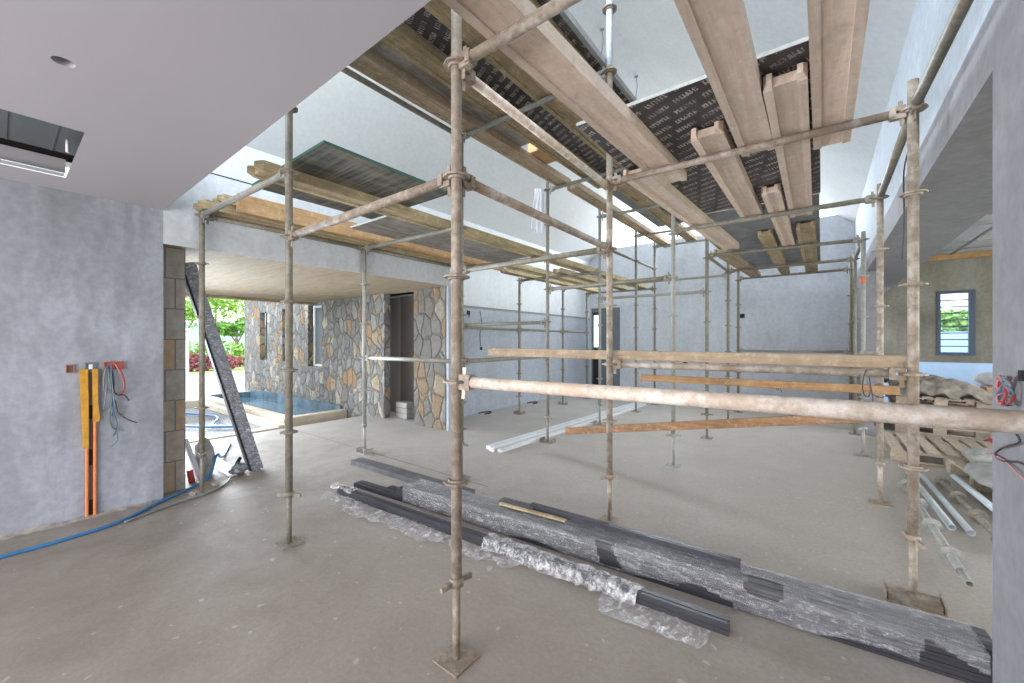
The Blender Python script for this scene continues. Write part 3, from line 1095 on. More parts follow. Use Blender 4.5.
# alcove beside the pier
mb = MB()
mb.box((-7.6, 4.95, 0), (-6.64, 5.05, 2.318))
struct('wall_alcove', mb, M['beige_panel'], 'beige end wall of the narrow alcove beside the pier', 'wall')
mb = MB()
mb.box((-6.64, 4.94, 0), (XB, 5.05, 2.318))
struct('wall_alcove_side', mb, M['brown_dark'], 'dark brown panel inside the narrow alcove', 'wall')
mb = MB()
mb.box((-7.6, 4.56, 2.318), (XB, 5.05, 2.4))
struct('ceiling_alcove', mb, M['ceiling'], 'low ceiling of the narrow alcove', 'ceiling')
mb = MB()
mb.quad((-7.6, 4.6, 0.0), (XB, 4.6, 0.0), (XB, 4.95, 0.0), (-7.6, 4.95, 0.0))
struct('floor_alcove', mb, M['floor'], 'concrete floor of the narrow alcove', 'floor')

# courtyard ground
mb = MB()
mb.quad((-24, -14, -0.16), (-5.2, -14, -0.16), (-5.2, 20, -0.16), (-24, 20, -0.16))
mb.quad((-5.2, 12.5, -0.17), (30, 12.5, -0.17), (30, 60, -0.17), (-5.2, 60, -0.17))
struct('ground_yard', mb, M['paving'], 'pale yard paving outside the entrance', 'ground')
mb = MB()
mb.quad((-90, -70, -0.2), (-24, -70, -0.2), (-24, 70, -0.2), (-90, 70, -0.2))
struct('ground_lawn', mb, M['lawn'], 'green lawn beyond the yard', 'ground')
mb = MB()
mb.quad((-80, 20, -0.22), (80, 20, -0.22), (80, 120, -0.22), (-80, 120, -0.22))
mb.quad((7, -60, -0.22), (80, -60, -0.22), (80, 20, -0.22), (7, 20, -0.22))
struct('ground_field', mb, M['lawn'], 'grass field behind the house', 'ground')

p = thing('garden_pool', (-9.6, 3.75, -0.1), 'small blue lined pool at the foot of the stone wall', 'pool')
mb = MB()
x0, x1, y0, y1 = -12.9, -7.7, 3.2, 4.41
mb.box((x0, y0, -0.3), (x1, y0 + 0.2, 0.03))
mb.box((x1 - 0.2, y0 + 0.2, -0.3), (x1, y1, 0.03))
mb.box((x0, y0 + 0.2, -0.3), (x0 + 0.2, y1, 0.03))
mb.build('pool_kerb', M['kerb'], p)
mb = MB()
mb.box((x0 + 0.2, y1 - 0.04, -0.3), (x1 - 0.2, y1 + 0.001, 0.10))
mb.box((x0 + 0.2, y0 + 0.2, -0.3), (x0 + 0.21, y1, 0.025))
mb.box((x1 - 0.21, y0 + 0.2, -0.3), (x1 - 0.2, y1, 0.025))
mb.box((x0 + 0.2, y0 + 0.2, -0.3), (x1 - 0.2, y0 + 0.21, 0.025))
mb.build('pool_lining', M['pool_blue'], p)
mb = MB()
mb.box((x0 + 0.21, y0 + 0.21, -0.28), (x1 - 0.21, y1 - 0.05, -0.12))
mb.build('pool_water', M['water'], p)

b = thing('gravel_bed', (-9.0, 1.9, -0.15), 'rectangular gravel bed with cement kerbs outside the entrance', 'planter')
mb = MB()
bx0, bx1, by0, by1 = -11.5, -7.15, 0.9, 3.0
for lo, hi in (((bx0, by0, -0.16), (bx1, by0 + 0.15, 0.02)), ((bx0, by1 - 0.12, -0.16), (bx1, by1, 0.03)), ((bx0, by0 + 0.15, -0.16), (bx0 + 0.15, by1 - 0.12, 0.08)), ((bx1 - 0.2, by0 + 0.15, -0.16), (bx1, by1 - 0.12, 0.0))):
    mb.box(lo, hi)
mb.build('bed_kerb', M['kerb'], b)
mb = MB()
mb.grid(lambda u, v: (bx0 + 0.15 + (bx1 - bx0 - 0.35) * u, by0 + 0.15 + (by1 - by0 - 0.27) * v, -0.07 + 0.02 * noise.noise(Vector((u * 60, v * 40, 3)))), 60, 40)
g = mb.build('gravel', M['gravel'], b)
g['kind'] = 'stuff'
mb = MB()
pts = [(-11.0, 1.5, -0.03), (-10.2, 2.3, -0.02), (-9.2, 2.6, -0.02), (-8.3, 2.3, -0.02), (-7.8, 2.6, -0.02), (-8.6, 2.0, -0.02), (-9.6, 1.9, -0.02), (-10.6, 1.4, -0.02), (-9.8, 1.3, -0.02), (-8.6, 1.6, -0.02), (-7.7, 1.5, -0.02)]
mb.sweep(spline(pts, 8), 0.02, 6)
tag(mb.build('irrigation_tube', M['hose']), 'loops of blue tube lying on the gravel bed', 'tube')
# white threshold kerb
mb = MB()
mb.box((-7.0, 1.5, -0.15), (-4.95, 1.66, 0.012))
struct('trim_5', mb, M['kerb_white'], 'white cement threshold strip at the entrance', 'trim')
# rubble along the yard edge
random.seed(8)
for k in range(6):
    x = -12.6 - 0.35 * random.random()
    y = 1.0 + 0.37 * k
    mb = MB()
    s = 0.10 + 0.06 * random.random()
    m = Matrix.Translation((x, y, -0.16)) @ Matrix.Rotation(random.random() * 3, 4, 'Z')
    mb.box((-s, -s * 0.6, 0), (s, s * 0.6, s * 0.9), m)
    o = soft(tag(mb.build('brick_lump', M['brick_red'] if k % 3 else M['kerb']), 'rough brick lump in the rubble row across the yard', 'brick', 'rubble across the yard'), 0.02)


def leaves(mb, c, r, n, size, seed):
    rnd = random.Random(seed)
    for _ in range(n):
        while True:
            p = Vector((rnd.uniform(-1, 1), rnd.uniform(-1, 1), rnd.uniform(-1, 1)))
            if 0.25 < p.length < 1:
                break
        q = Vector((c[0] + p.x * r[0], c[1] + p.y * r[1], c[2] + p.z * r[2]))
        a = Vector((rnd.gauss(0, 1), rnd.gauss(0, 1), rnd.gauss(0, 1))).normalized()
        b_ = a.cross(Vector((rnd.gauss(0, 1), rnd.gauss(0, 1), rnd.gauss(0, 1)))).normalized()
        s = size * rnd.uniform(0.6, 1.4)
        mb.quad(q - a * s, q + b_ * s * 0.5, q + a * s, q - b_ * s * 0.5)


def tree(x, y, h, r, mat, label, seed, n=900):
    t = thing('garden_tree', (x, y, -0.2), label, 'tree', 'trees beyond the yard')
    mb = MB()
    mb.sweep([(x, y, -0.2), (x + 0.1, y, h * 0.35), (x - 0.05, y + 0.1, h * 0.7)], [0.13, 0.10, 0.05], 8)
    mb.sweep([(x + 0.08, y, h * 0.33), (x + 0.5 * r, y + 0.3 * r, h * 0.62)], [0.06, 0.03], 6)
    mb.sweep([(x + 0.08, y, h * 0.38), (x - 0.4 * r, y - 0.4 * r, h * 0.66)], [0.06, 0.03], 6)
    mb.build('trunk', M['bark'], t)
    mb = MB()
    rnd = random.Random(seed)
    for k in range(6):
        leaves(mb, (x + rnd.uniform(-.55, .55) * r, y + rnd.uniform(-.55, .55) * r, h * 0.66 + rnd.uniform(-.2, .35) * r), (r * 0.55, r * 0.55, r * 0.42), n // 6, 0.17, seed * 7 + k)
    mb.build('foliage', mat, t)


tree(-34.5, 7.8, 5.3, 2.0, M['leaf_bright'], 'bushy bright green tree left of the stone wall', 1)
tree(-40, 11.2, 7.2, 2.8, M['leaf_bright'], 'taller rounded tree behind the bushy bright one', 2, 1400)
tree(-35, 4.6, 3.8, 1.7, M['leaf'], 'broad leafy tree right beside the leaning wrapped profile', 3)
tree(-33.4, 10.6, 3.6, 1.2, M['leaf'], 'slim young tree with a bare trunk on the lawn', 4)
mb = MB()
leaves(mb, (-27, 4.4, 0.25), (0.5, 5.5, 0.55), 3000, 0.13, 21)
tag(mb.build('maroon_hedge', M['leaf_red']), 'low maroon hedge along the edge of the lawn', 'hedge')
mb = MB()
for k in range(7):
    leaves(mb, (-30, 1.0 + k * 1.9, 0.7), (0.9, 1.3, 0.9), 420, 0.15, 40 + k)
tag(mb.build('green_hedge', M['leaf_bright']), 'loose green hedge behind the maroon one', 'hedge')
mb = MB()
mb.box((-60, 6, -0.2), (-55, 40, 3.2))
mb.box((-60.3, 5.7, 3.2), (-54.7, 40.3, 3.5))
tag(mb.build('distant_building', M['pale_blue']), 'long pale blue building in the haze behind the trees', 'building')
# gate post by the jamb
mb = MB()
mb.box((-13.6, 2.85, -0.16), (-13.3, 3.15, 1.7))
mb.box((-13.65, 2.80, 1.7), (-13.25, 3.20, 1.78))
tag(soft(mb.build('gate_post', M['kerb_white']), 0.015), 'white rendered gate post behind the left jamb', 'post')
# field trees behind the gable, doors and windows
tree(-9, 27, 5.2, 2.4, M['leaf'], 'tree behind the far door side light', 61)
mb = MB()
leaves(mb, (5.4, 34, 2.3), (4.5, 1.0, 1.0), 2200, 0.2, 77)
mb.box((1.5, 33.9, -0.22), (9.3, 34.1, 1.9))
mb2 = MB()
mb2.box((1.0, 31.0, -0.22), (10.0, 31.15, 1.95))
tag(mb2.build('garden_fence', M['pale_blue']), 'pale blue fence seen at the foot of the louvred window', 'fence')
tag(mb.build('field_hedge', M['leaf_bright']), 'green hedge top seen through the louvred window', 'hedge')

# ------------------------------------------------------------------ scaffold
CX = {'A': -4.66, 'B': -3.0, 'C': -1.34, 'D': 0.40}
POS = {
    'A1': (-4.66, 1.20), 'A2': (-4.66, 2.91), 'A3': (-4.66, 4.65), 'A4': (-4.72, 6.33), 'A5': (-4.66, 7.90), 'A6': (-4.66, 9.08),
    'B1': (-2.98, 1.27), 'B2': (-3.00, 3.00), 'B3': (-3.08, 4.80), 'B4': (-3.03, 6.38), 'B5': (-3.00, 8.00), 'B6': (-3.00, 9.15),
    'C1': (-1.30, 1.27), 'C2': (-1.34, 3.00), 'C3': (-1.355, 4.78), 'C4': (-1.35, 6.47), 'C5': (-1.34, 8.10), 'C6': (-1.34, 9.20),
    'D1': (0.45, 1.27), 'D2': (0.395, 3.08), 'D3': (0.405, 4.78), 'D4': (0.405, 6.62), 'D5': (0.40, 8.10), 'D6': (0.40, 9.20),
}
TOP = {'A1': 2.70, 'A2': 2.73, 'A3': 2.72, 'A4': 2.68, 'A5': 2.70, 'A6': 2.70,
       'B1': 3.95, 'B2': 3.66, 'B3': 3.70, 'B4': 3.83, 'B5': 3.82, 'B6': 3.85,
       'C1': 4.05, 'C2': 4.45, 'C3': 3.66, 'C4': 3.66, 'C5': 3.66, 'C6': 3.66,
       'D1': 2.82, 'D2': 2.86, 'D3': 2.82, 'D4': 2.80, 'D5': 2.80, 'D6': 2.80}
SLAB = {
    'A1': 'scaffold standard inside the entrance opening beside the leaning wrapped profile',
    'A2': 'slender scaffold standard in front of the stone wall corner',
    'A3': 'scaffold standard by the stone pier, hidden behind the nearest standard',
    'A4': 'leftmost thin standard in front of the set-back grey wall',
    'A5': 'second thin standard along the set-back grey wall',
    'A6': 'farthest standard of the row along the set-back grey wall, by the door',
    'B1': 'brown scaffold standard left of the nearest one, reaching the low ceiling',
    'B2': 'scaffold standard standing directly behind the nearest one',
    'B3': 'scaffold standard with a white cloth hung on it, by the white channels',
    'B4': 'standard close behind the central rust-stained one, in front of the door',
    'B5': 'thin standard right of the far door, first of the close pair',
    'B6': 'thin standard right of the far door, second of the close pair',
    'C1': 'nearest scaffold standard, thick and splashed with cement, on a square base plate',
    'C2': 'scaffold standard behind the wrapped bundles with a bright galvanised top',
    'C3': 'scaffold standard in mid hall crossed by the slanting brown board',
    'C4': 'fourth standard of the central row, behind the slanting brown board',
    'C5': 'left one of the far pair of central standards before the grey wall',
    'C6': 'right one of the far pair of central standards before the grey wall',
    'D1': 'scaffold standard at the right wall carrying the nearest thick tube',
    'D2': 'thick scaffold standard at the right with an upturned base by the bundle end',
    'D3': 'reddish scaffold standard just left of the thick right one',
    'D4': 'scaffold standard with an orange paint mark near the right wall',
    'D5': 'second last standard along the right wall',
    'D6': 'last standard along the right wall, nearest the far wall',
}
LEVELS = {'C': (0.80, 1.25, 1.72, 2.17, 2.67, 3.12, 3.58, 4.08), 'D': (0.74, 1.25, 1.74, 2.24, 2.70), 'A': (0.80, 1.22, 1.66, 2.17, 2.63), 'B': (0.79, 1.23, 1.71, 2.17, 2.63, 3.08, 3.58)}
UBASE = {'A2', 'B3', 'D2', 'D4', 'A4', 'A5', 'B4'}


def rosette(mb, x, y, z, seg=16, r=0.06):
    i = len(mb.v)
    prof = ((0.0255, -0.012), (0.036, -0.012), (0.040, -0.0045), (r, -0.0045), (r, 0.0045), (0.040, 0.0045), (0.036, 0.012), (0.0255, 0.012))
    n = len(prof)
    for k in range(seg):
        a = 2 * PI * k / seg
        for q, h in prof:
            qq = q * (0.93 if (q == r and k % 2) else 1)
            mb.v.append(Vector((x + qq * math.cos(a), y + qq * math.sin(a), z + h)))
    for k in range(seg):
        k2 = (k + 1) % seg
        for j in range(n):
            j2 = (j + 1) % n
            mb.face((i + k * n + j, i + k2 * n + j, i + k2 * n + j2, i + k * n + j2))


def standard(key):
    x, y = POS[key]
    top = TOP[key]
    r = 0.0242
    near = key in ('C1', 'D2', 'B1', 'C2', 'D3')
    mt = M['steel_near'] if key in ('C1', 'D2', 'C2', 'D3') else (M['galv'] if key in ('A2', 'D4', 'B4', 'C3') else M['steel'])
    s = thing('scaffold_standard', (x, y, 0), SLAB[key], 'scaffold pole', 'upright scaffold standards')
    seg = 20 if near else 12
    zt = 3.62 if key == 'C2' else top
    mb = MB()
    mb.tube((x, y, 0.36), (x, y, zt), r, seg, None, 0.020)
    mb.build('tube', mt, s)
    if key == 'C2':
        mb = MB()
        mb.tube((x, y, 3.62), (x, y, top), r, seg, None, 0.020)
        o = mb.build('upper_tube', M['galv_bright'], s)
        o['label'] = 'bright galvanised upper tube'
    mb = MB()
    mb.tube((x, y, 0.008), (x, y, 0.40), 0.018, seg)
    mb.build('jack_screw', mt, s)
    mb = MB()
    mb.tube((x, y, 0.335), (x, y, 0.372), 0.032, seg)
    a = 0.7 + hash(key) * 0 + len(key) * 0.3 + (ord(key[0]) + int(key[1]) * 3) * 0.9
    for q in (0, PI):
        mb.bbox_bar((x + 0.02 * math.cos(a + q), y + 0.02 * math.sin(a + q), 0.35), (x + 0.085 * math.cos(a + q), y + 0.085 * math.sin(a + q), 0.345), 0.016, 0.022)
    mb.build('jack_collar', mt, s)
    mb = MB()
    if key in UBASE:
        q = 1.3 if key == 'D2' else 1.0
        mb.box((x - 0.085 * q, y - 0.07, 0.0), (x + 0.085 * q, y + 0.07, 0.008))
        mb.box((x - 0.085 * q - 0.007, y - 0.07, 0.0), (x - 0.085 * q, y + 0.07, 0.06))
        mb.box((x + 0.085 * q, y - 0.07, 0.0), (x + 0.085 * q + 0.007, y + 0.07, 0.06))
        mb.tube((x, y, 0.008), (x, y, 0.05), 0.024, 12)
        if key == 'D2':
            mb.box((x - 0.105, y - 0.06, 0.008), (x + 0.105, y + 0.055, 0.042))
    else:
        mb.box((x - 0.075, y - 0.075, 0.0), (x + 0.075, y + 0.075, 0.008))
        for sx in (-1, 1):
            for sy in (-1, 1):
                mb.tube((x + sx * 0.058, y + sy * 0.058, 0.008), (x + sx * 0.058, y + sy * 0.058, 0.012), 0.008, 8)
    mb.build('base_plate', mt, s)
    for z in LEVELS[key[0]]:
        if z > top - 0.02:
            continue
        mb = MB()
        rosette(mb, x, y, z)
        mb.build('rosette', mt, s)
    if key == 'D4':
        mb = MB()
        mb.tube((x, y, 2.16), (x, y, 2.22), 0.0262, 12)
        o = mb.build('paint_mark', M['orange_tag'], s)
        o['label'] = 'orange paint mark'
    return s


for k in POS:
    standard(k)


def ledger(a, b, z, label, mat='steel', z2=None):
    (xa, ya), (xb, yb) = POS[a], POS[b]
    z2 = z if z2 is None else z2
    A, B = Vector((xa, ya, z)), Vector((xb, yb, z2))
    d = (B - A).normalized()
    along = 'X' if abs(d.x) > abs(d.y) else 'Y'
    g = 'scaffold tubes running across the hall' if along == 'X' else 'scaffold tubes running along the hall'
    mid = (A + B) / 2
    L = thing('scaffold_ledger', tuple(mid), label, 'scaffold tube', g)
    mt = M[mat]
    near = min((A).xy.length, B.xy.length) < 3.3
    mb = MB()
    mb.tube(A + d * 0.085, B - d * 0.085, 0.0242, 20 if near else 12)
    mb.build('tube', mt, L)
    for P, q in ((A, d), (B, -d)):
        mb = MB()
        s = q.cross(Vector((0, 0, 1))).normalized()
        u = Vector((0, 0, 1))
        # casting that straddles the rosette
        c0, c1 = P + q * 0.030, P + q * 0.095
        for w0, w1 in ((-0.034, -0.008), (0.008, 0.034)):
            mb.prism(c0, c1, s, u, [(-0.017, w0), (0.017, w0), (0.017, w1), (-0.017, w1)])
        mb.prism(P + q * 0.072, P + q * 0.100, s, u, [(-0.026, -0.026), (0.026, -0.026), (0.026, 0.026), (-0.026, 0.026)])
        h = mb.build('wedge_head', M['steel_near'] if mat == 'steel_tube_near' else mt, L)
        mb = MB()
        c = P + q * 0.052
        mb.prism(c - u * 0.075 - q * 0.008, c + u * 0.065, s, q, [(-0.003, -0.010), (0.003, -0.010), (0.003, 0.010), (-0.003, 0.010)])
        mb.build('wedge_pin', mt, h)
    return L


LEDGERS = [
    ('C1', 'D1', 1.25, 'nearest thick cement-crusted tube at waist height, running to the right pier', 'steel_tube_near', 1.268),
    ('C2', 'D2', 1.25, 'waist-high tube just below the long tan timber rail', 'steel_near'),
    ('C6', 'D6', 1.25, 'thin waist-high tube right against the far wall', 'galv'),
    ('A2', 'B2', 1.22, 'waist-high tube from the stone wall corner to behind the nearest standard', 'galv'),
    ('B2', 'B3', 1.22, 'waist-high tube from behind the nearest standard to the cloth-hung one', 'steel'),
    ('A3', 'B3', 1.70, 'tube ending at the cloth-hung standard, above waist height', 'steel'),
    ('A3', 'A4', 1.66, 'thin tube along the set-back wall, part nearest the stone pier', 'steel'),
    ('A4', 'A5', 1.66, 'thin tube along the set-back wall, middle part', 'steel'),
    ('A5', 'A6', 1.66, 'thin tube along the set-back wall, part by the far door', 'steel'),
    ('B1', 'C1', 2.17, 'tube rising left to right into the nearest standard under the left deck', 'steel_near'),
    ('C1', 'C2', 2.17, 'tube running from the nearest standard back to the bright-topped one', 'steel_near'),
    ('B2', 'C2', 2.17, 'tube crossing below the left deck to the bright-topped standard', 'steel'),
    ('B3', 'C3', 2.17, 'tube from the cloth-hung standard to the mid-hall standard', 'steel'),
    ('B4', 'C4', 2.17, 'head-high tube before the far door to the fourth central standard', 'galv'),
    ('B5', 'C5', 2.63, 'slim tube in front of the far wall between the far standards', 'galv'),
    ('A1', 'B1', 2.63, 'tube holding the near ends of the left deck beams', 'galv'),
    ('A2', 'B2', 2.63, 'second cross tube under the left deck', 'galv'),
    ('A3', 'B3', 2.63, 'third cross tube under the left deck', 'steel'),
    ('A4', 'B4', 2.63, 'fourth cross tube under the left deck', 'steel'),
    ('A5', 'B5', 2.63, 'fifth cross tube under the left deck', 'steel'),
    ('A6', 'B6', 2.63, 'last cross tube under the left deck, above the far door', 'steel'),
    ('A1', 'A2', 2.63, 'tube along the entrance bulkhead, part next to the left wall', 'steel'),
    ('A2', 'A3', 2.63, 'tube along the entrance bulkhead, part next to the stone pier', 'steel'),
    ('B4', 'B6', 3.08, 'thin tube sloping down behind the bright-topped standard, near the far wall', 'steel'),
    ('C1', 'D1', 2.67, 'thick tube crossing the top under the pink beams from the nearest standard', 'steel_near'),
    ('C1', 'C2', 2.66, 'pale tube running along under the upper deck from the nearest standard', 'steel_tube_near'),
    ('C2', 'D2', 2.70, 'first cross tube of the right deck, nearest the camera', 'steel_near'),
    ('C3', 'D3', 2.70, 'second cross tube of the right deck', 'steel'),
    ('C4', 'D4', 2.70, 'third cross tube of the right deck', 'steel'),
    ('C5', 'D5', 2.70, 'fourth cross tube of the right deck', 'steel'),
    ('C6', 'D6', 2.70, 'last cross tube of the right deck, before the far wall', 'steel'),
    ('C4', 'C5', 2.70, 'short sloping-looking tube under the far end of the pale beam', 'steel'),
    ('D1', 'D2', 2.70, 'dark tube along the top of the right wall towards the camera', 'steel'),
    ('D2', 'D3', 2.70, 'tube along the right wall between the two thick right standards', 'steel'),
    ('D4', 'D5', 2.70, 'short tube along the right wall by the orange-marked standard', 'galv'),
    ('B1', 'B2', 3.58, 'thin tube along the left edge of the upper deck', 'steel'),
    ('B2', 'C2', 3.58, 'first visible cross tube under the upper deck', 'galv'),
    ('B3', 'C3', 3.58, 'cross tube under the upper deck where the white cloth hangs', 'galv'),
    ('B4', 'C4', 3.58, 'cross tube under the far half of the upper deck, left of the bright gap', 'galv'),
    ('B5', 'C5', 3.58, 'next to last cross tube under the upper deck', 'galv'),
    ('B6', 'C6', 3.58, 'last cross tube under the upper deck', 'galv'),
]
for l in LEDGERS:
    ledger(*l)


def h_beam(x0, x1, y0, y1, z, label, mat, group, yaw=0.0, z2=None):
    """timber I-beam lying on its side: two flanges and a thin web, web notched back at the ends"""
    w = x1 - x0
    xc = (x0 + x1) / 2
    z2 = z if z2 is None else z2
    L = y1 - y0
    R = Matrix.Translation((xc, y0, z)) @ Matrix.Rotation(yaw, 4, 'Z') @ Matrix.Rotation(math.atan2(z2 - z, L), 4, 'X')
    b = thing('formwork_beam', (xc, y0, z), label, 'timber beam', group)
    for s in (-1, 1):
        mb = MB()
        a = w / 2
        fw = 0.042
        e = 0.008
        lo, hi = (a - fw, a) if s > 0 else (-a, -a + fw)
        # flange with chewed, chamfered ends
        pr = [(lo, 0.0), (hi, 0.0), (hi, 0.08), (lo, 0.08)]
        cuts = [(0.0, 0.018), (0.05, 0.0), (L - 0.05, 0.0), (L, 0.018)]
        i = len(mb.v)
        for yy, ins in cuts:
            for x, zz in pr:
                xx = x - s * ins if abs(x) > a - 0.001 else x
                zq = zz + ins if zz == 0.0 else zz - ins
                mb.v.append(R @ Vector((xx, yy, zq)))
        for j in range(3):
            for k in range(4):
                k2 = (k + 1) % 4
                mb.face((i + 4 * j + k, i + 4 * j + k2, i + 4 * j + 4 + k2, i + 4 * j + 4 + k))
        mb.face((i, i + 3, i + 2, i + 1))
        mb.face((i + 12, i + 13, i + 14, i + 15))
        mb.build('flange', mat, b)
    mb = MB()
    mb.box((-w / 2 + 0.042, 0.045, 0.011), (w / 2 - 0.042, L - 0.045, 0.060), R)
    mb.build('web', mat, b)
    return b


GR = 'timber beams of the right deck'
GU = 'timber beams of the upper deck'
GL = 'timber beams of the left deck'
ZR, ZU, ZL = 2.725, 3.605, 2.655
TANm, PNK, YLW = M['wood_tan'], M['wood_pink'], M['wood_yellow']
for a in [
    (-1.174, -0.974, 0.15, 3.45, ZR, 'wide pink beam overhead right of the nearest standard', PNK, GR, -0.036),
    (-1.262, -1.07, 3.04, 6.4, ZR, 'long pale beam running on from the bright-topped standard', PNK, GR, -0.048),
    (-1.28, -1.09, 6.5, 9.3, ZR, 'rear beam on the left side of the right deck', TANm, GR, -0.05),
    (-0.445, -0.25, 0.4, 3.26, ZR, 'tan beam overhead, left of the two cut by the top edge', PNK, GR),
    (-0.045, 0.145, 0.5, 3.44, ZR, 'tan beam overhead nearest the right wall', PNK, GR),
    (-0.243, -0.055, 2.40, 5.15, ZR, 'beam starting between the two overhead tan beams', PNK, GR, 0.008),
    (-0.675, -0.485, 2.72, 4.95, ZR, 'slanting-looking beam in the middle of the right deck', PNK, GR),
    (-0.425, -0.285, 4.12, 6.8, ZR, 'narrow beam starting behind the black sheet gap', PNK, GR),
    (-0.63, -0.48, 5.75, 9.35, ZR, 'left one of the two far yellowish beams', YLW, GR),
    (-0.24, -0.06, 5.62, 9.35, ZR, 'right one of the two far yellowish beams', YLW, GR),
    (-2.95, -2.76, 0.6, 4.95, ZU, 'outermost left beam of the upper deck', TANm, GU),
    (-2.53, -2.34, 0.6, 5.3, ZU, 'beam right of the cement-splashed sheet overhead', YLW, GU),
    (-2.05, -1.86, 0.6, 5.6, ZU, 'beam between the black sheet strip and the pink beam', YLW, GU),
    (-1.68, -1.49, 1.0, 5.2, ZU, 'yellow beam overhead right of the wide pink beam', YLW, GU),
    (-2.90, -2.71, 5.0, 9.6, ZU, 'rear left beam of the upper deck ending in the bright gap', TANm, GU),
    (-2.32, -2.13, 5.35, 9.35, ZU, 'rear beam beside the bright slit of the upper deck', YLW, GU),
    (-1.88, -1.69, 5.7, 9.3, ZU, 'rear beam next to the third central standard', YLW, GU),
    (-4.66, -4.47, 1.13, 4.9, ZL, 'leftmost beam of the left deck with a chewed end', YLW, GL),
    (-4.63, -4.44, 1.27, 5.0, ZL + 0.081, 'second beam of the left deck, stacked on the leftmost one', YLW, GL),
    (-3.36, -3.17, 1.13, 5.1, ZL, 'inner beam of the left deck resting by the brown standard', YLW, GL),
    (-4.55, -4.37, 5.5, 9.2, ZL, 'rear beam of the left deck next to the set-back wall', YLW, GL),
    (-4.16, -3.98, 5.0, 8.4, ZL, 'rear yellow beam of the left deck, second from the wall', YLW, GL),
    (-3.82, -3.64, 6.1, 9.3, ZL, 'short rear beam in the middle of the left deck', YLW, GL),
    (-3.38, -3.19, 5.14, 9.25, ZL, 'rear beam of the left deck nearest the hall', YLW, GL),
]:
    h_beam(*a)
# solid board on edge at the left deck
mb = MB()
mb.bbox_bar((-4.375, 1.40, ZL + 0.09), (-4.40, 5.42, ZL + 0.09), 0.05, 0.18, (0, 0, 1), 0.006)
tag(mb.build('scaffold_board', M['wood_orange']), 'orange board standing on edge along the left deck', 'board')


def sheet(x0, x1, y0, y1, z, label, mat, edge, group, ew=0.004):
    s = thing('formwork_sheet', ((x0 + x1) / 2, (y0 + y1) / 2, z), label, 'plywood sheet', group)
    mb = MB()
    mb.box((x0 + 0.004, y0 + 0.004, z), (x1 - ew, y1 - 0.004, z + 0.018))
    mb.build('panel', mat, s)
    mb = MB()
    for lo, hi in (((x0, y0, z - 0.001), (x1, y0 + 0.004, z + 0.019)), ((x0, y1 - 0.004, z - 0.001), (x1, y1, z + 0.019)),
                   ((x0, y0 + 0.004, z - 0.001), (x0 + 0.004, y1 - 0.004, z + 0.019)), ((x1 - ew, y0 + 0.004, z - 0.001 - (ew - 0.004)), (x1, y1 - 0.004, z + 0.019))):
        mb.box(lo, hi)
    mb.build('edge_band', edge, s)


GS = 'plywood sheets on the scaffold decks'
sheet(-1.24, -0.01, 2.27, 4.66, ZR + 0.081, 'printed black sheet on the right deck, front one', M['filmply'], M['metal_edge'], GS)
sheet(-1.22, -0.02, 4.70, 7.05, ZR + 0.081, 'blue-grey sheet on the middle of the right deck', M['ply_blue'], M['metal_edge'], GS)
sheet(-1.22, -0.02, 7.07, 8.95, ZR + 0.081, 'blue-grey sheet at the far end of the right deck', M['ply_blue'], M['metal_edge'], GS)
sheet(-2.98, -2.36, 0.9, 3.72, ZU + 0.081, 'cement-splashed grey sheet on the left of the upper deck', M['ply_splash'], M['metal_edge'], GS)
sheet(-2.34, -1.375, 0.9, 5.3, ZU + 0.081, 'printed black sheet on the upper deck', M['filmply'], M['metal_edge'], GS, 0.035)
sheet(-2.55, -2.05, 5.6, 8.0, ZU + 0.081, 'narrow grey sheet at the rear of the upper deck', M['ply_blue'], M['metal_edge'], GS)
sheet(-3.80, -2.59, 1.32, 2.46, ZL + 0.081, 'dark sheet with a green edge on the left deck', M['ply_green'], M['green_edge'], GS)
sheet(-4.30, -3.25, 2.50, 5.05, ZL + 0.081, 'cement-splashed sheet on the left deck', M['ply_splash'], M['metal_edge'], GS)
# small plywood crate on the upper deck
c = thing('plywood_crate', (-2.62, 4.1, ZU + 0.08), 'small orange plywood crate standing on the upper deck', 'crate')
mb = MB()
mb.box((-2.80, 3.92, ZU + 0.085), (-2.78, 4.3, ZU + 0.34))
mb.box((-2.46, 3.92, ZU + 0.085), (-2.44, 4.3, ZU + 0.34))
mb.box((-2.78, 3.92, ZU + 0.085), (-2.46, 3.94, ZU + 0.34))
mb.box((-2.78, 4.28, ZU + 0.085), (-2.46, 4.3, ZU + 0.34))
mb.box((-2.78, 3.94, ZU + 0.085), (-2.46, 4.28, ZU + 0.10))
mb.build('box', M['ply_edge'], c)
mb = MB()
mb.box((-2.66, 3.905, ZU + 0.09), (-2.60, 3.92, ZU + 0.34))
mb.build('batten', M['wood_orange'], c)
# cloth on the standard
mb = MB()


def cloth(u, v):
    z = 3.60 - 0.62 * v
    a = (u - 0.5) * 2
    w = 0.045 + 0.10 * v * (1 - 0.35 * v)
    f = 0.03 * math.sin(u * 19 + v * 2) * (0.4 + v)
    x, y = POS['B3']
    return (x - 0.10 + a * w * 0.8 + 0.01 * math.sin(v * 9), y - 0.10 + a * w * 0.6 + f, z + 0.05 * math.sin(u * 7) * v)


mb.grid(cloth, 26, 16)
tag(mb.build('hanging_cloth', M['cloth']), 'white cloth hanging from the upper deck tube', 'cloth')

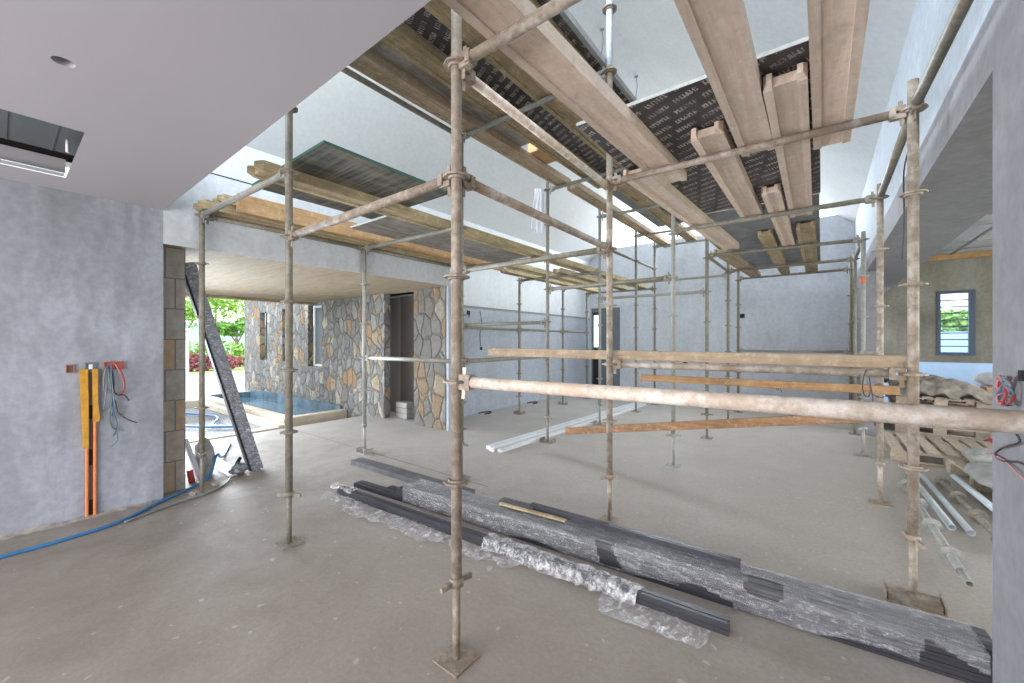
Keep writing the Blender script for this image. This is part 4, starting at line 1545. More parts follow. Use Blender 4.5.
# timber rails across the bays
mb = MB()
mb.bbox_bar((-2.665, 3.08, 1.325), (0.39, 3.158, 1.312), 0.09, 0.075, (0, 0, 1), 0.004)
tag(mb.build('timber_rail', M['rail_tan']), 'long tan timber rail lying on the waist-high tube', 'timber rail', 'timber rails tied across the scaffold')
mb = MB()
mb.bbox_bar((-1.70, 4.71, 1.00), (0.52, 4.722, 1.01), 0.045, 0.075, (0, 0, 1), 0.004)
tag(mb.build('timber_rail', M['rail_orange']), 'thin orange timber rail behind the tan one', 'timber rail', 'timber rails tied across the scaffold')
mb = MB()
mb.bbox_bar((-2.70, 4.66, 0.235), (0.50, 4.685, 0.80), 0.04, 0.09, (0, 0, 1), 0.004)
tag(mb.build('timber_rail', M['rail_brown']), 'brown board slanting low across the mid hall', 'timber rail', 'timber rails tied across the scaffold')


def loop(cx_, cy_, cz, rx, rz, tail, label):
    mb = MB()
    pts = []
    for k in range(13):
        a = 2 * PI * k / 12
        pts.append((cx_ + rx * math.cos(a), cy_ + 0.04 * math.sin(a * 2), cz + rz * math.sin(a)))
    pts += [(cx_ + rx + 0.01, cy_, cz - rz), (cx_ + rx + 0.02, cy_, cz - rz - tail)]
    mb.sweep(spline(pts, 3), 0.003, 5)
    tag(mb.build('tie_wire', M['wire_black']), label, 'wire', 'tie wires on the timber rails')


loop(0.20, 3.035, 1.19, 0.016, 0.075, 0.16, 'tie wire hanging from the tan rail beside the thick right standard')
loop(0.395, 4.74, 1.0, 0.05, 0.06, 0.04, 'tie wire holding the orange rail to the reddish standard')
loop(-0.35, 4.735, 1.0, 0.02, 0.05, 0.02, 'tie wire around the middle of the orange rail')
# loose coupler on the orange-marked standard
c = thing('scaffold_coupler', (0.47, 6.62, 1.27), 'loose swivel coupler clamped on the orange-marked standard', 'coupler')
mb = MB()
mb.tube((0.405, 6.62, 1.27), (0.405, 6.62, 1.32), 0.034, 12)
mb.tube((0.50, 6.60, 1.30), (0.55, 6.60, 1.30), 0.034, 12)
mb.box((0.43, 6.60, 1.28), (0.50, 6.64, 1.31))
mb.build('clamp', M['galv'], c)
mb = MB()
mb.tube((0.53, 6.59, 1.30), (0.60, 6.57, 1.25), 0.008, 8)
mb.build('bolt', M['galv'], c)

# ------------------------------------------------------------------ dark aluminium profiles and film


def profile(a, b, w, h, label, mat, group, name='aluminium_profile'):
    """extruded section: box with grooves along its faces"""
    a, b = Vector(a), Vector(b)
    g = 0.004
    pr = [(-w / 2, 0), (w / 2, 0), (w / 2, h * 0.42), (w / 2 - g, h * 0.42), (w / 2 - g, h * 0.55), (w / 2, h * 0.55), (w / 2, h),
          (w * 0.2, h), (w * 0.2, h - g), (w * 0.05, h - g), (w * 0.05, h), (-w / 2, h), (-w / 2, h * 0.55), (-w / 2 + g, h * 0.55), (-w / 2 + g, h * 0.42), (-w / 2, h * 0.42)]
    d = (b - a).normalized()
    s = d.cross(Vector((0, 0, 1))).normalized()
    u = s.cross(d).normalized()
    mb = MB()
    mb.prism(a, b, s, u, pr)
    return tag(mb.build(name, mat), label, 'metal profile', group)


GP = 'dark profiles of the wrapped bundle'
# bundle axis: front edge from (-3.65,2.13) to (0.6,2.49)
ax = Vector((-3.65, 2.16, 0))
bx = Vector((0.62, 2.50, 0))
dax = (bx - ax).normalized()
nax = Vector((-dax.y, dax.x, 0))


def along(s, t, z):
    return ax + dax * s + nax * t + Vector((0, 0, z))


LB = (bx - ax).length
rows = [
    (0.0, LB, 0.05, 0.0, 'front bottom profile of the wrapped bundle, longest to the left', 'alu'),
    (0.55, LB - 0.03, 0.155, 0.0, 'rear bottom profile of the wrapped bundle', 'alu'),
    (0.45, LB - 0.02, 0.05, 0.0365, 'front profile in the second layer of the wrapped bundle', 'alu'),
    (0.65, LB - 0.06, 0.155, 0.0365, 'rear profile in the second layer of the wrapped bundle', 'alu'),
    (0.62, LB - 0.05, 0.05, 0.073, 'front profile in the third layer of the wrapped bundle', 'alu'),
    (0.72, LB, 0.155, 0.073, 'rear profile in the third layer of the wrapped bundle', 'alu'),
    (0.80, LB - 0.09, 0.05, 0.1095, 'front top profile of the wrapped bundle', 'alu_dusty'),
    (0.86, LB - 0.03, 0.155, 0.1095, 'rear top profile of the wrapped bundle', 'alu_dusty'),
]
for s0, s1, t, z, lab, mt in rows:
    profile(along(s0, t, z + 0.001), along(s1, t, z + 0.001), 0.1, 0.0355, lab, M[mt], GP)
# film around the bundle
mb = MB()


def wrap(u, v):
    s = 0.72 + (LB - 0.80) * u
    # rounded rectangle section around the pack, open underneath
    path = [(-0.012, 0.012), (-0.012, 0.15), (0.212, 0.153), (0.214, 0.012)]
    seg = [0.138, 0.224, 0.141]
    L = sum(seg) * v
    k = 0
    while k < 2 and L > seg[k]:
        L -= seg[k]
        k += 1
    f = min(1, L / seg[k])
    t = path[k][0] + (path[k + 1][0] - path[k][0]) * f
    z = path[k][1] + (path[k + 1][1] - path[k][1]) * f
    n = noise.noise(Vector((s * 9, v * 6, 1.3))) * 0.010 + noise.noise(Vector((s * 3 + v * 8, v * 3, 4))) * 0.008
    edge = 1.0
    if k == 0:
        t -= abs(n)
    elif k == 1:
        z += abs(n) * 0.8
    else:
        t += abs(n)
    # ragged lower hem along the front
    if v < 0.05:
        z += 0.03 * max(0, noise.noise(Vector((s * 2.2, 7, 0)))) * 2
    return along(s, t, z)


mb.grid(wrap, 220, 34)
o = mb.build('stretch_film', M['film'])
# tears in the film: remove faces
import bmesh
bm = bmesh.new()
bm.from_mesh(o.data)
orgv = Vector(o['_org'])
kill = []
for f in bm.faces:
    c = f.calc_center_median() + orgv
    s = (c - ax).dot(dax)
    zz = c.z
    front = (c - ax).dot(nax) < 0.02
    if front and 2.52 + (0.12 - zz) * 0.25 < s < 2.63 + (0.12 - zz) * 0.55 and zz > 0.02:
        kill.append(f)
    elif front and 3.02 < s < 3.28 and zz < 0.075 - abs(s - 3.10) * 0.22:
        kill.append(f)
    elif front and 4.02 + (0.14 - zz) * -0.25 < s and zz < 0.145 - (s - 4.02) * 0.42:
        kill.append(f)
    elif 3.34 < s < 3.50 and zz > 0.11 and (c - ax).dot(nax) < 0.10 and abs(s - 3.42) < 0.09 - abs(zz - 0.14) * 0.8:
        kill.append(f)
bmesh.ops.delete(bm, geom=kill, context='FACES')
bm.to_mesh(o.data)
bm.free()
tag(o, 'shiny stretch film wrapped around the dark bundle, torn open in places', 'plastic film')

# profiles behind the bundle
GB = 'single dark profiles on the floor'
profile((-4.33, 2.60, 0.001), (-2.55, 2.66, 0.001), 0.15, 0.05, 'wide dusty profile lying behind the left end of the bundle', M['alu_dusty'], GB)
profile((-2.02, 2.475, 0.166), (-1.72, 2.497, 0.166), 0.07, 0.012, 'small flat offcut lying on top of the wrapped bundle', M['alu_dusty'], GB)
profile((-1.75, 2.50, 0.165), (-0.36, 2.565, 0.165), 0.045, 0.035, 'slim dark profile lying on top of the wrapped bundle', M['alu'], GB)
mb = MB()
mb.bbox_bar((-1.98, 2.40, 0.172), (-1.42, 2.45, 0.172), 0.03, 0.014)
tag(mb.build('timber_strip', M['wood_yellow']), 'short pale yellow strip lying on the wrapped bundle', 'strip')
# front single profile with loose film
pa, pb = Vector((-3.60, 1.99, 0.001)), Vector((-0.36, 2.20, 0.001))
profile(pa, pb, 0.06, 0.062, 'single dark profile lying in front of the wrapped bundle', M['alu'], GB)
pd = (pb - pa).normalized()
pn = Vector((-pd.y, pd.x, 0))


def loose(mb, s0, s1, t0, t1, hgt, seed, nu=120, nv=18, over=False):
    def fn(u, v):
        s = s0 + (s1 - s0) * u
        k0 = 1 - 0.55 * abs(noise.noise(Vector((s * 5, seed, 4)))) - (0.5 * max(0, 1 - 12 * min(u, 1 - u)) if not over else 0)
        t = (t0 + (t1 - t0) * v) if over else t1 + (t0 - t1) * k0 * (1 - v)
        q = noise.noise(Vector((s * 8, t * 7, seed))) + 0.35 * noise.noise(Vector((s * 21, t * 17, seed + 3)))
        h = 0.006 + hgt * abs(q) * (0.5 + 0.5 * math.sin(PI * v))
        if over:
            base = 0.066 * max(0.0, 1 - max(0, abs(t) - 0.04) / 0.03)
            h = base + 0.004 + hgt * abs(q)
        s += 0.02 * noise.noise(Vector((s * 7, t * 9, seed + 8)))
        tt = t + 0.05 * noise.noise(Vector((s * 2.3, seed, 0))) * (1 if not over else 0.2)
        p = pa + pd * s + pn * tt
        return (p.x, p.y, h)
    mb.grid(fn, nu, nv)


mb = MB()
loose(mb, -0.10, 1.45, -0.24, -0.035, 0.035, 1.0)
tag(mb.build('loose_film', M['film_loose']), 'crumpled clear film spilled along the left end of the single profile', 'plastic film')
mb = MB()
loose(mb, 1.75, 2.82, -0.075, 0.075, 0.03, 2.0, 120, 22, True)
tag(mb.build('loose_film', M['film_loose']), 'bunched clear film pushed up around the middle of the single profile', 'plastic film')
mb = MB()
loose(mb, 1.35, 2.1, -0.20, -0.05, 0.02, 3.0, 60, 12)
tag(mb.build('loose_film', M['film_loose']), 'small scrap of clear film beside the nearest standard', 'plastic film')
mb = MB()
loose(mb, -0.08, 0.25, -0.05, 0.09, 0.06, 5.0, 40, 16, True)
tag(mb.build('loose_film', M['film_loose']), 'tuft of clear film over the far left tip of the single profile', 'plastic film')
mb = MB()
loose(mb, 2.62, 3.18, -0.22, -0.04, 0.012, 6.0, 50, 10)
tag(mb.build('loose_film', M['film_loose']), 'thin film scrap on the floor below the single profile tip', 'plastic film')

# white channels across the hall
GW = 'white channels on the hall floor'
profile((-3.50, 4.00, 0.001), (-3.34, 9.45, 0.001), 0.07, 0.045, 'white channel lying on the hall floor, left one', M['white_profile'], GW, 'gypsum_channel')
profile((-3.40, 3.95, 0.001), (-3.235, 9.2, 0.001), 0.07, 0.045, 'white channel lying on the hall floor, middle one', M['white_profile'], GW, 'gypsum_channel')
profile((-3.29, 3.98, 0.001), (-3.13, 8.9, 0.001), 0.07, 0.035, 'white channel lying on the hall floor, right one', M['white_profile'], GW, 'gypsum_channel')

# leaning wrapped profile at the entrance
a = Vector((-4.97, 1.78, 0.0))
b = Vector((-5.07, 1.19, 2.225))
L = thing('leaning_profile', tuple(a), 'long film-wrapped profile leaning in the entrance opening', 'metal profile')
mb = MB()
mb.bbox_bar(a + Vector((0, 0, 0.004)), b, 0.075, 0.115, (0, 1, 0.3), 0.006)
mb.build('wrapped_profile', M['wrapped'], L)
mb = MB()
d_ = (b - a).normalized()
off = Vector((0, -0.067, -0.004))
mb.bbox_bar(a + off + d_ * 0.02, b + off, 0.076, 0.018, (0, 1, 0.3), 0.002)
o = mb.build('inner_profile', M['black'], L)
o['label'] = 'dark unwrapped edge'

# ------------------------------------------------------------------ left wall services
XW = XL + 0.001


def plate(mb, y0, y1, z0, z1, d0=0.0, d1=0.02):
    mb.box((XW + d0, y0, z0), (XW + d1, y1, z1))


b = thing('back_box', (XL, 0.361, 1.21), 'small red and black back box on the left wall, left of the conduits', 'electrical box', 'back boxes on the left wall')
mb = MB()
panel(mb, (XW + 0.012, 0.338, 1.18), Y_, Z_, X_, 0.046, 0.066, ((0.006, 0.040, 0.006, 0.060),), 0.012)
mb.build('box_rim', M['redbox'], b)
mb = MB()
plate(mb, 0.344, 0.378, 1.186, 1.24, 0, 0.004)
mb.build('box_inside', M['brown_dark'], b)
b = thing('back_box', (XL, 0.47, 1.21), 'grey back box with a white tab above the orange conduits', 'electrical box', 'back boxes on the left wall')
mb = MB()
panel(mb, (XW + 0.014, 0.441, 1.183), Y_, Z_, X_, 0.058, 0.076, ((0.008, 0.050, 0.008, 0.068),), 0.014)
mb.build('box_rim', M['greybox'], b)
mb = MB()
plate(mb, 0.449, 0.491, 1.191, 1.251, 0, 0.004)
mb.build('box_inside', M['greybox'], b)
mb = MB()
plate(mb, 0.462, 0.484, 1.205, 1.243, 0.004, 0.012)
mb.build('tab', M['white'], b)
b = thing('back_box', (XL, 0.61, 1.21), 'double red back box full of hanging wires on the left wall', 'electrical box', 'back boxes on the left wall')
mb = MB()
panel(mb, (XW + 0.014, 0.55, 1.195), Y_, Z_, X_, 0.122, 0.066, ((0.006, 0.058, 0.006, 0.060), (0.064, 0.116, 0.006, 0.060)), 0.014)
mb.build('box_rim', M['redbox'], b)
mb = MB()
plate(mb, 0.556, 0.668, 1.20, 1.256, 0, 0.004)
mb.build('box_inside', M['redbox'], b)
# conduit chase
c = thing('conduit_chase', (XL, 0.47, 0.0), 'orange conduits in a wall chase with yellow tape beside them', 'conduit')
mb = MB()
plate(mb, 0.463, 0.487, 0.0, 1.18, 0, 0.004)
mb.build('chase_slot', M['brown_dark'], c)
mb = MB()
plate(mb, 0.463, 0.487, 0.0, 0.14, 0.004, 0.006)
plate(mb, 0.463, 0.487, 0.42, 0.55, 0.004, 0.006)
plate(mb, 0.463, 0.487, 0.80, 0.91, 0.004, 0.006)
mb.build('chase_shadow_gap', M['dark_hole'], c)
for y in (0.452, 0.497):
    mb = MB()
    mb.bbox_bar((XW + 0.012, y, 0.0), (XW + 0.012, y + 0.001, 1.02), 0.02, 0.02, (1, 0, 0), 0.006)
    mb.build('conduit', M['orange'], c)
mb = MB()
i = len(mb.v)
mb.v += [Vector((XW + 0.024, y, z)) for y, z in ((0.410, 1.205), (0.457, 1.205), (0.462, 0.565), (0.430, 0.565))]
mb.v += [Vector((XW + 0.004, y, z)) for y, z in ((0.410, 1.205), (0.457, 1.205), (0.462, 0.565), (0.430, 0.565))]
for f in ((0, 1, 2, 3), (7, 6, 5, 4), (0, 4, 5, 1), (1, 5, 6, 2), (2, 6, 7, 3), (3, 7, 4, 0)):
    mb.face(f)
fix_normals(mb.build('tape_strip', M['yellow'], c))
mb = MB()
q = ((0.482, 1.205), (0.515, 1.205), (0.514, 0.94), (0.525, 0.80), (0.520, 0.775), (0.486, 0.77))
mb.v += [Vector((XW + 0.024, y, z)) for y, z in q] + [Vector((XW + 0.004, y, z)) for y, z in q]
mb.face((0, 1, 2, 3, 4, 5))
mb.face((11, 10, 9, 8, 7, 6))
for k in range(6):
    mb.face((k, k + 6, (k + 1) % 6 + 6, (k + 1) % 6))
fix_normals(mb.build('tape_strip', M['yellow'], c))

wires = [
    ('wire_blue', [(0.59, 1.23), (0.588, 1.10), (0.60, 0.98), (0.585, 0.90)], 'blue wire hanging straightest from the double red box'),
    ('wire_blue', [(0.60, 1.24), (0.61, 1.12), (0.598, 0.95), (0.615, 0.84), (0.60, 0.76)], 'blue wire with the lowest curl below the double red box'),
    ('wire_green', [(0.58, 1.23), (0.575, 1.15), (0.585, 1.02), (0.57, 0.90), (0.60, 0.82), (0.63, 0.80), (0.62, 0.74), (0.575, 0.70)], 'green wire tangled down to the lowest point below the box'),
    ('wire_grey', [(0.57, 1.22), (0.545, 1.14), (0.535, 1.08), (0.56, 1.06), (0.575, 1.12)], 'grey wire looped small to the left below the box'),
    ('wire_grey', [(0.575, 1.22), (0.565, 1.08), (0.545, 0.98), (0.532, 0.93)], 'grey wire sticking out down to the left'),
    ('wire_red', [(0.63, 1.235), (0.655, 1.17), (0.658, 1.08), (0.640, 1.03), (0.625, 1.05)], 'red wire looped on the right below the box'),
    ('wire_pink', [(0.625, 1.24), (0.648, 1.16), (0.652, 1.09), (0.635, 1.04)], 'pinkish wire beside the red loop'),
    ('wire_grey', [(0.60, 1.20), (0.605, 1.06), (0.62, 0.94), (0.665, 0.89), (0.735, 0.84)], 'grey cable end sticking out lowest to the right'),
    ('wire_black', [(0.605, 1.18), (0.62, 1.05), (0.66, 1.03), (0.695, 0.99)], 'black cable end sticking out higher to the right'),
    ('wire_black', [(0.61, 1.0), (0.64, 0.92), (0.70, 0.865), (0.74, 0.835)], 'black cable running beside the lowest grey end'),
]
random.seed(3)
for mt, pts, lab in wires:
    mb = MB()
    mb.sweep(spline([(XW + 0.012 + 0.035 * random.random() + 0.03 * math.sin(k * 1.3), y + 0.012 * math.sin(k * 2.1 + z * 9), 1.23 - (1.23 - z) * 1.28) for k, (y, z) in enumerate(pts)], 6), 0.0042, 6)
    tag(mb.build('loose_wire', M[mt]), lab, 'wire', 'loose wires on the left wall')

# blue hose along the left wall into the entrance
mb = MB()
hp = [(-4.20, -1.3, 0.012), (-4.27, 0.02, 0.012), (-4.285, 0.28, 0.012), (-4.37, 0.60, 0.012), (-4.62, 0.88, 0.013), (-4.85, 1.18, 0.014), (-5.02, 1.36, 0.05), (-5.2, 1.47, 0.20), (-5.4, 1.56, 0.12), (-5.9, 1.75, 0.014), (-6.5, 2.0, 0.014)]
mb.sweep(spline(hp, 8), 0.013, 8)
tag(mb.build('water_hose', M['hose']), 'blue hose running along the floor by the left wall', 'hose')
mb = MB()
hp2 = [(-4.33, 0.62, 0.011), (-4.49, 0.98, 0.011), (-4.55, 1.22, 0.012), (-4.70, 1.40, 0.012), (-4.86, 1.50, 0.02)]
mb.sweep(spline(hp2, 8), 0.011, 8)
tag(mb.build('cable_conduit', M['wire_grey']), 'grey flexible conduit twisted beside the blue hose', 'conduit')

# rubbish heap behind the jamb


def bag(mb, c, r, seed, flat=1.0):
    def fn(u, v):
        th, ph = 2 * PI * u, PI * v
        d = Vector((math.sin(ph) * math.cos(th), math.sin(ph) * math.sin(th), math.cos(ph)))
        n = 1 + 0.28 * noise.noise(d * 2.2 + Vector((seed, 0, 0))) + 0.10 * noise.noise(d * 6 + Vector((0, seed, 0)))
        z = c[2] + r[2] * d.z * n
        return (c[0] + r[0] * d.x * n, c[1] + r[1] * d.y * n, max(c[2] - r[2] * flat, z))
    mb.grid(fn, 28, 18)


mb = MB()
bag(mb, (-5.25, 1.37, 0.16), (0.10, 0.09, 0.22), 3.0)
tag(mb.build('plastic_bag', M['sack_grey']), 'grey bunched sack standing behind the entrance standard', 'sack')
mb = MB()
mb.bbox_bar((-5.13, 1.30, 0.0), (-5.22, 1.20, 0.42), 0.10, 0.04, (0, 1, 0.3), 0.008)
tag(mb.build('rolled_plastic', M['pvc_pipe']), 'pale blue plastic roll leaning on the left jamb', 'plastic roll')
mb = MB()
bag(mb, (-4.97, 1.60, 0.06), (0.08, 0.075, 0.06), 6.0)
tag(mb.build('film_scrap_heap', M['wrapped']), 'small heap of film scraps by the foot of the leaning profile', 'plastic film')
mb = MB()
mb.bbox_bar((-5.05, 1.22, 0.0), (-5.06, 1.20, 0.13), 0.05, 0.05, (0, 1, 0), 0.01)
tag(mb.build('red_packet', M['red_rag']), 'small red packet in the rubbish by the left jamb', 'packet')
mb = MB()
mb.box((-4.80, 1.31, 0.0), (-4.72, 1.37, 0.03))
tag(soft(mb.build('mortar_lump', M['mortar']), 0.012), 'flat mortar lump beside the grey conduit', 'lump')
mb = MB()
mb.bbox_bar((-5.02, 1.60, 0.10), (-4.98, 1.62, 0.17), 0.035, 0.035, (0, 1, 0), 0.01)
mb.bbox_bar((-5.02, 1.62, 0.001), (-5.02, 1.60, 0.11), 0.014, 0.014, (0, 1, 0), 0.003)
tag(mb.build('hose_nozzle', M['black']), 'dark hose end sticking up from the film scraps', 'nozzle')

# alcove contents
t = thing('brick_bundle', (-6.16, 4.70, 0), 'grey wrapped stack of blocks at the mouth of the alcove', 'block stack')
for k in range(3):
    mb = MB()
    mb.box((-6.33, 4.60, 0.001 + 0.10 * k), (-6.0, 4.80, 0.098 + 0.10 * k))
    soft(mb.build('block', M['galv'], t), 0.012)
mb = MB()
mb.bbox_bar((-5.72, 4.66, 0.0), (-6.10, 4.89, 0.66), 0.09, 0.05, (0, 1, 0.2), 0.004)
tag(mb.build('offcut_plank', M['black']), 'dark offcut leaning inside the alcove', 'plank')

# small fittings on the far walls
def socket(x, y, z, n, label, s=0.04):
    mb = MB()
    if n == 'X':
        mb.box((x, y - s, z - s), (x + 0.012, y + s, z + s))
    else:
        mb.box((x - s, y - 0.012, z - s), (x + s, y, z + s))
    tag(mb.build('socket_box', M['black']), label, 'electrical box', 'black boxes on the far walls')


socket(XB + 0.001, 5.62, 1.99, 'X', 'small black box on the set-back wall near the pier')
socket(XB + 0.001, 5.985, 1.29, 'X', 'small black box at the lower end of the long hanging cable', 0.03)
socket(-1.48, YF - 0.001, 2.03, 'Y', 'small black box high on the far grey wall', 0.05)
socket(-2.75, YF - 0.001, 0.86, 'Y', 'small black box low on the far grey wall', 0.05)
for k, (x, y, z0, z1) in enumerate(((XB + 0.01, 5.95, 2.04, 1.34), (XB + 0.01, 5.62, 1.97, 1.90))):
    mb = MB()
    mb.sweep(spline([(x, y, z0), (x + 0.02, y + 0.02, (z0 * 2 + z1) / 3), (x + 0.01, y - 0.015, (z0 + 2 * z1) / 3), (x + 0.02, y, z1)], 5), 0.006, 6)
    tag(mb.build('hanging_cable', M['wire_black']), ['long black cable hanging on the set-back wall', 'stub of cable below the black box on the set-back wall'][k], 'cable', 'cables on the set-back wall')
# coil stubs at the foot of the set-back wall
for k, y in enumerate((5.95, 7.6, 9.2)):
    mb = MB()
    pts = [(XB + 0.14 + 0.09 * math.cos(a), y + 0.16 * math.sin(a), 0.012) for a in [PI * 0.2 * i - 0.6 for i in range(8)]]
    mb.sweep(spline(pts, 4), 0.012, 6)
    tag(mb.build('cable_offcut', M['black']), ['black cable offcut on the floor nearest the stone pier', 'black cable offcut half way along the set-back wall', 'black cable offcut on the floor near the far door'][k], 'cable', 'cable offcuts along the set-back wall')


def slope_z(x):
    return 3.76 + (x - XB) * (RZ - 3.76) / (RX - XB)


for k, (x, y) in enumerate(((-2.57, 5.48), (-2.56, 6.83))):
    z = slope_z(x) - 0.01
    mb = MB()
    mb.sweep(spline([(x, y, z), (x + 0.02, y, z - 0.18), (x - 0.01, y + 0.02, z - 0.36), (x + 0.04, y, z - 0.52)], 5), 0.007, 6)
    mb.tube((x - 0.03, y, z + 0.0), (x + 0.03, y, z - 0.02), 0.018, 8)
    tag(mb.build('light_cable', M['wire_grey']), ['short grey cable dangling from the pitched ceiling beside the bright standard top', 'short grey cable dangling from the pitched ceiling further back'][k], 'cable', 'cables dangling from the pitched ceiling')
mb = MB()
mb.sweep(spline([(XR - 0.01, 4.05, 3.15), (XR - 0.05, 4.05, 3.02), (XR - 0.01, 4.1, 2.93), (XR - 0.03, 4.3, 2.75), (XR - 0.01, 4.45, 2.4), (XR - 0.015, 4.5, 2.1)], 6), 0.006, 6)
tag(mb.build('wall_cable', M['wire_black']), 'thin dark cable hanging on the upper right wall', 'cable')

# wires on the near right pier
bx_ = XR - 0.001
coil = thing('wire_coil', (bx_, 2.14, 1.25), 'tangled coil of red and grey wires on the right pier', 'wire coil')
random.seed(12)
for k, mt in enumerate(['wire_red', 'wire_pink', 'wire_grey', 'wire_red', 'wire_green', 'wire_blue', 'wire_pink']):
    mb = MB()
    pts = []
    ph = random.random() * 6
    for j in range(22):
        a = ph + j * 0.62
        r = 0.035 + 0.022 * random.random()
        pts.append((bx_ - 0.012 - 0.03 * random.random(), 2.142 + r * math.cos(a) * 0.8, 1.258 + r * math.sin(a) * 0.95))
    mb.sweep(spline(pts, 3), 0.0032, 5)
    mb.build('wire_strand', M[mt], coil)
for k, (pts, mt, lab) in enumerate((
        ([(2.17, 1.268), (2.21, 1.276), (2.25, 1.268), (2.27, 1.283), (2.268, 1.305)], 'wire_red', 'red wire end poking left from the coil, upper one'),
        ([(2.17, 1.262), (2.21, 1.258), (2.25, 1.246), (2.275, 1.252)], 'wire_grey', 'grey wire end poking left from the coil, lower one'),
        ([(2.15, 1.17), (2.125, 1.134), (2.09, 1.098), (2.17, 1.066), (2.26, 1.039), (2.30, 1.007), (2.26, 0.993), (2.07, 1.03), (1.9, 1.03)], 'wire_black', 'dark cable looping down the right pier'),
        ([(2.415, 0.985), (2.365, 0.995), (2.22, 1.0), (2.07, 0.99), (1.9, 0.97)], 'wire_pink', 'pink cable slanting down across the right pier'))):
    mb = MB()
    mb.sweep(spline([(bx_ - 0.008 - 0.006 * (j % 2), y, z) for j, (y, z) in enumerate(pts)], 6), 0.0035, 6)
    tag(mb.build('loose_wire', M[mt]), lab, 'wire', 'loose wires on the right pier')
mb = MB()
mb.box((bx_ - 0.014, 2.05, 1.30), (bx_, 2.085, 1.335))
tag(mb.build('switch_box', M['black']), 'small black switch box above the wire coil', 'electrical box')

# ------------------------------------------------------------------ stores in the side room


def pallet(xc, yc, rz, label, mat, lx=1.0, ly=1.2, z=0.0):
    p = thing('wooden_pallet', (xc, yc, z), label, 'pallet', 'wooden pallets in the side room')
    R = Matrix.Translation((xc, yc, z)) @ Matrix.Rotation(rz, 4, 'Z')
    for i in range(3):
        y = -ly / 2 + 0.05 + i * (ly - 0.1) / 2
        for j in range(3):
            x = -lx / 2 + 0.07 + j * (lx - 0.14) / 2
            mb = MB()
            mb.box((x - 0.07, y - 0.05, 0.022), (x + 0.07, y + 0.05, 0.10), R)
            mb.build('block', mat, p)
    for i in range(3):
        y = -ly / 2 + 0.05 + i * (ly - 0.1) / 2
        mb = MB()
        mb.box((-lx / 2, y - 0.05, 0.0), (lx / 2, y + 0.05, 0.022), R)
        mb.box((-lx / 2, y - 0.05, 0.10), (lx / 2, y + 0.05, 0.122), R)
        mb.build('stringer_board', mat, p)
    n = 7
    for i in range(n):
        x = -lx / 2 + 0.06 + i * (lx - 0.12) / (n - 1)
        mb = MB()
        mb.box((x - 0.055, -ly / 2, 0.122), (x + 0.055, ly / 2, 0.144), R)
        mb.build('deck_board', mat, p)
    return p


pallet(1.18, 7.22, 0.0, 'tan wooden pallet lying empty on the side room floor', M['pallet_y'], 1.05, 1.2)
pallet(1.72, 5.85, 0.10, 'dusty pallet with torn sacks on it', M['pallet_y'], 1.15, 1.25)
pallet(1.42, 9.35, 0.0, 'bottom pallet of the stack below the tarpaulin', M['pallet_y'], 1.0, 1.1)
pallet(1.42, 9.35, 0.03, 'middle pallet of the stack below the tarpaulin', M['pallet_y'], 1.0, 1.1, 0.146)
pallet(1.44, 9.33, -0.02, 'third pallet of the stack below the tarpaulin', M['pallet_y'], 1.0, 1.1, 0.292)
pallet(1.42, 9.35, 0.02, 'topmost pallet of the stack below the tarpaulin', M['pallet_y'], 1.0, 1.1, 0.438)


def sack(c, r, seed, label, mat, name='cement_sack', grp='sacks in the side room'):
    mb = MB()

    def fn(u, v):
        th, ph = 2 * PI * u, PI * v
        d = Vector((math.sin(ph) * math.cos(th), math.sin(ph) * math.sin(th), math.cos(ph)))
        p = 0.55
        q = Vector((math.copysign(abs(d.x) ** p, d.x), math.copysign(abs(d.y) ** p, d.y), math.copysign(abs(d.z) ** 0.8, d.z)))
        n = 1 + 0.10 * noise.noise(d * 3 + Vector((seed, 0, 0))) + 0.05 * noise.noise(d * 9 + Vector((seed, 3, 0)))
        return (c[0] + r[0] * q.x * n, c[1] + r[1] * q.y * n, max(c[2] - r[2] * 0.85, c[2] + r[2] * q.z * n))
    mb.grid(fn, 36, 20)
    return tag(mb.build(name, mat), label, 'sack', grp)


sack((1.45, 5.55, 0.20), (0.36, 0.42, 0.065), 1, 'flat grey sack at the front of the dusty pallet', M['sack_grey'])
sack((1.62, 6.28, 0.23), (0.42, 0.26, 0.09), 2, 'crumpled greenish sack on top of the dusty pallet', M['sack'])
mb = MB()
bag(mb, (1.78, 8.05, 0.07), (0.09, 0.10, 0.07), 9)
tag(mb.build('red_wrapper', M['wire_red']), 'red plastic wrapper lying behind the dusty pallet', 'wrapper')
# tarpaulin on the pallet stack
mb = MB()


def tarp(u, v):
    x = 0.88 + 1.12 * u
    y = 8.72 + 1.2 * v
    h = 0.72 + 0.09 * noise.noise(Vector((u * 3, v * 3, 2))) + 0.05 * noise.noise(Vector((u * 9, v * 8, 5))) + 0.10 * math.sin(PI * v) * math.sin(PI * min(1, u * 1.2)) - 0.13 * max(0, u - 0.75) * 4 * (0.6 + v * 0.4)
    if v < 0.12:
        h -= 0.10 * (0.12 - v) / 0.12 * (1 + noise.noise(Vector((u * 6, 0, 0))))
    return (x, y, h)


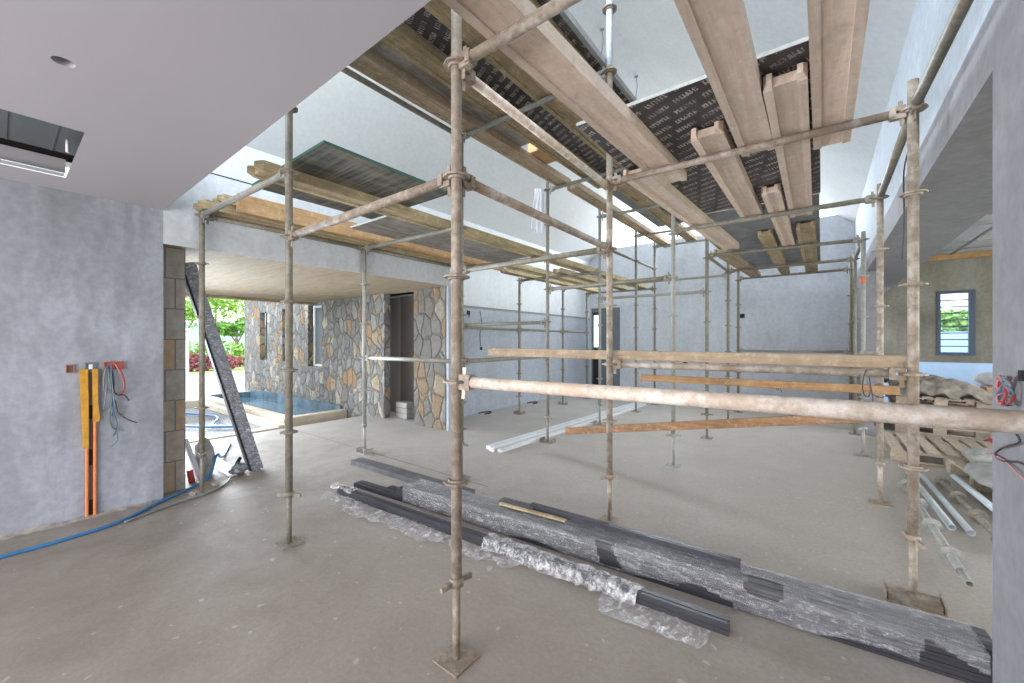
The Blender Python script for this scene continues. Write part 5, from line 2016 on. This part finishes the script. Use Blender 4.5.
mb.grid(tarp, 44, 30)
o = mb.build('dusty_tarpaulin', M['sack_dark'])
sm = o.modifiers.new('thick', 'SOLIDIFY')
sm.thickness = 0.03
sm.offset = 1
tag(o, 'dusty brown tarpaulin draped over the pallet stack', 'tarpaulin')
sack((1.35, 9.3, 0.63), (0.42, 0.45, 0.05), 11, 'thin grey sack under the tarpaulin on the pallet stack', M['sack_grey'])
mb = MB()
mb.box((2.06, 9.62, 0.0), (2.40, 9.95, 0.70))
tag(soft(mb.build('brown_carton', M['carton']), 0.006), 'brown carton behind the pallet stack', 'carton')
mb = MB()
mb.box((2.08, 10.05, 0.0), (3.3, 10.75, 0.68))
tag(soft(mb.build('wrapped_crate', M['pvc_pipe']), 0.03), 'pale lilac wrapped crate under the white sack', 'crate')
sack((2.62, 10.4, 0.79), (0.52, 0.32, 0.125), 13, 'white woven sack lying on the wrapped crate', M['sack_white'])
for k, (y, z) in enumerate(((8.6, 0.06), (8.46, 0.06), (8.53, 0.165))):
    mb = MB()
    mb.tube((2.0, y, z), (3.6, y, z), 0.058, 14, None, 0.05)
    tag(mb.build('plastic_pipe', M['pvc_pipe']), ['pale plastic pipe on the floor before the wrapped crate, rear one', 'pale plastic pipe on the floor before the wrapped crate, front one', 'pale plastic pipe resting on top of the other two'][k], 'pipe', 'plastic pipes in the side room')

# loose scaffold tubes on the floor
GT = 'loose scaffold tubes on the floor'


def loose_tube(a, b, label, mat, discs=(), spigot=False):
    a, b = Vector(a), Vector(b)
    t = thing('loose_standard' if discs else 'loose_tube', tuple((a + b) / 2 - Vector((0, 0, a.z))), label, 'scaffold tube', GT)
    mb = MB()
    mb.tube(a, b, 0.0242, 14, None, 0.020)
    mb.build('tube', M[mat], t)
    d = (b - a).normalized()
    if spigot:
        mb = MB()
        mb.tube(a - d * 0.16, a + d * 0.02, 0.019, 14, None, 0.015)
        mb.build('spigot', M[mat], t)
    for f in discs:
        c = a + (b - a) * f
        mb = MB()
        i = len(mb.v)
        rosette(mb, 0, 0, 0)
        q = Vector((0, 0, 1)).rotation_difference(d).to_matrix()
        mb.v = [q @ v + c for v in mb.v]
        mb.build('rosette', M[mat], t)
    return t


loose_tube((0.655, 3.52, 0.062), (0.63, 5.35, 0.062), 'loose disc-studded standard pointing towards the bundle end', 'galv', (0.12, 0.40, 0.68, 0.97), True)
loose_tube((0.775, 4.42, 0.026), (0.735, 6.0, 0.026), 'loose tube first right of the disc-studded standard', 'galv_bright')
loose_tube((0.865, 4.38, 0.026), (0.825, 5.95, 0.026), 'loose tube second right of the disc-studded standard', 'galv_bright')
loose_tube((0.985, 4.05, 0.062), (0.925, 5.75, 0.062), 'dusty disc-studded standard in the middle of the loose tubes', 'steel', (0.1, 0.38, 0.66, 0.95))
loose_tube((1.085, 4.62, 0.11), (1.02, 5.75, 0.11), 'bright tube resting high across the loose tubes', 'galv_bright')
loose_tube((1.17, 4.55, 0.026), (1.12, 5.4, 0.026), 'dusty short tube right of the bright one', 'steel')
loose_tube((1.30, 4.65, 0.062), (1.23, 5.2, 0.062), 'rightmost dusty standard of the loose tubes', 'steel', (0.3, 0.8))

for o in bpy.data.objects:
    if '_org' in o:
        del o['_org']
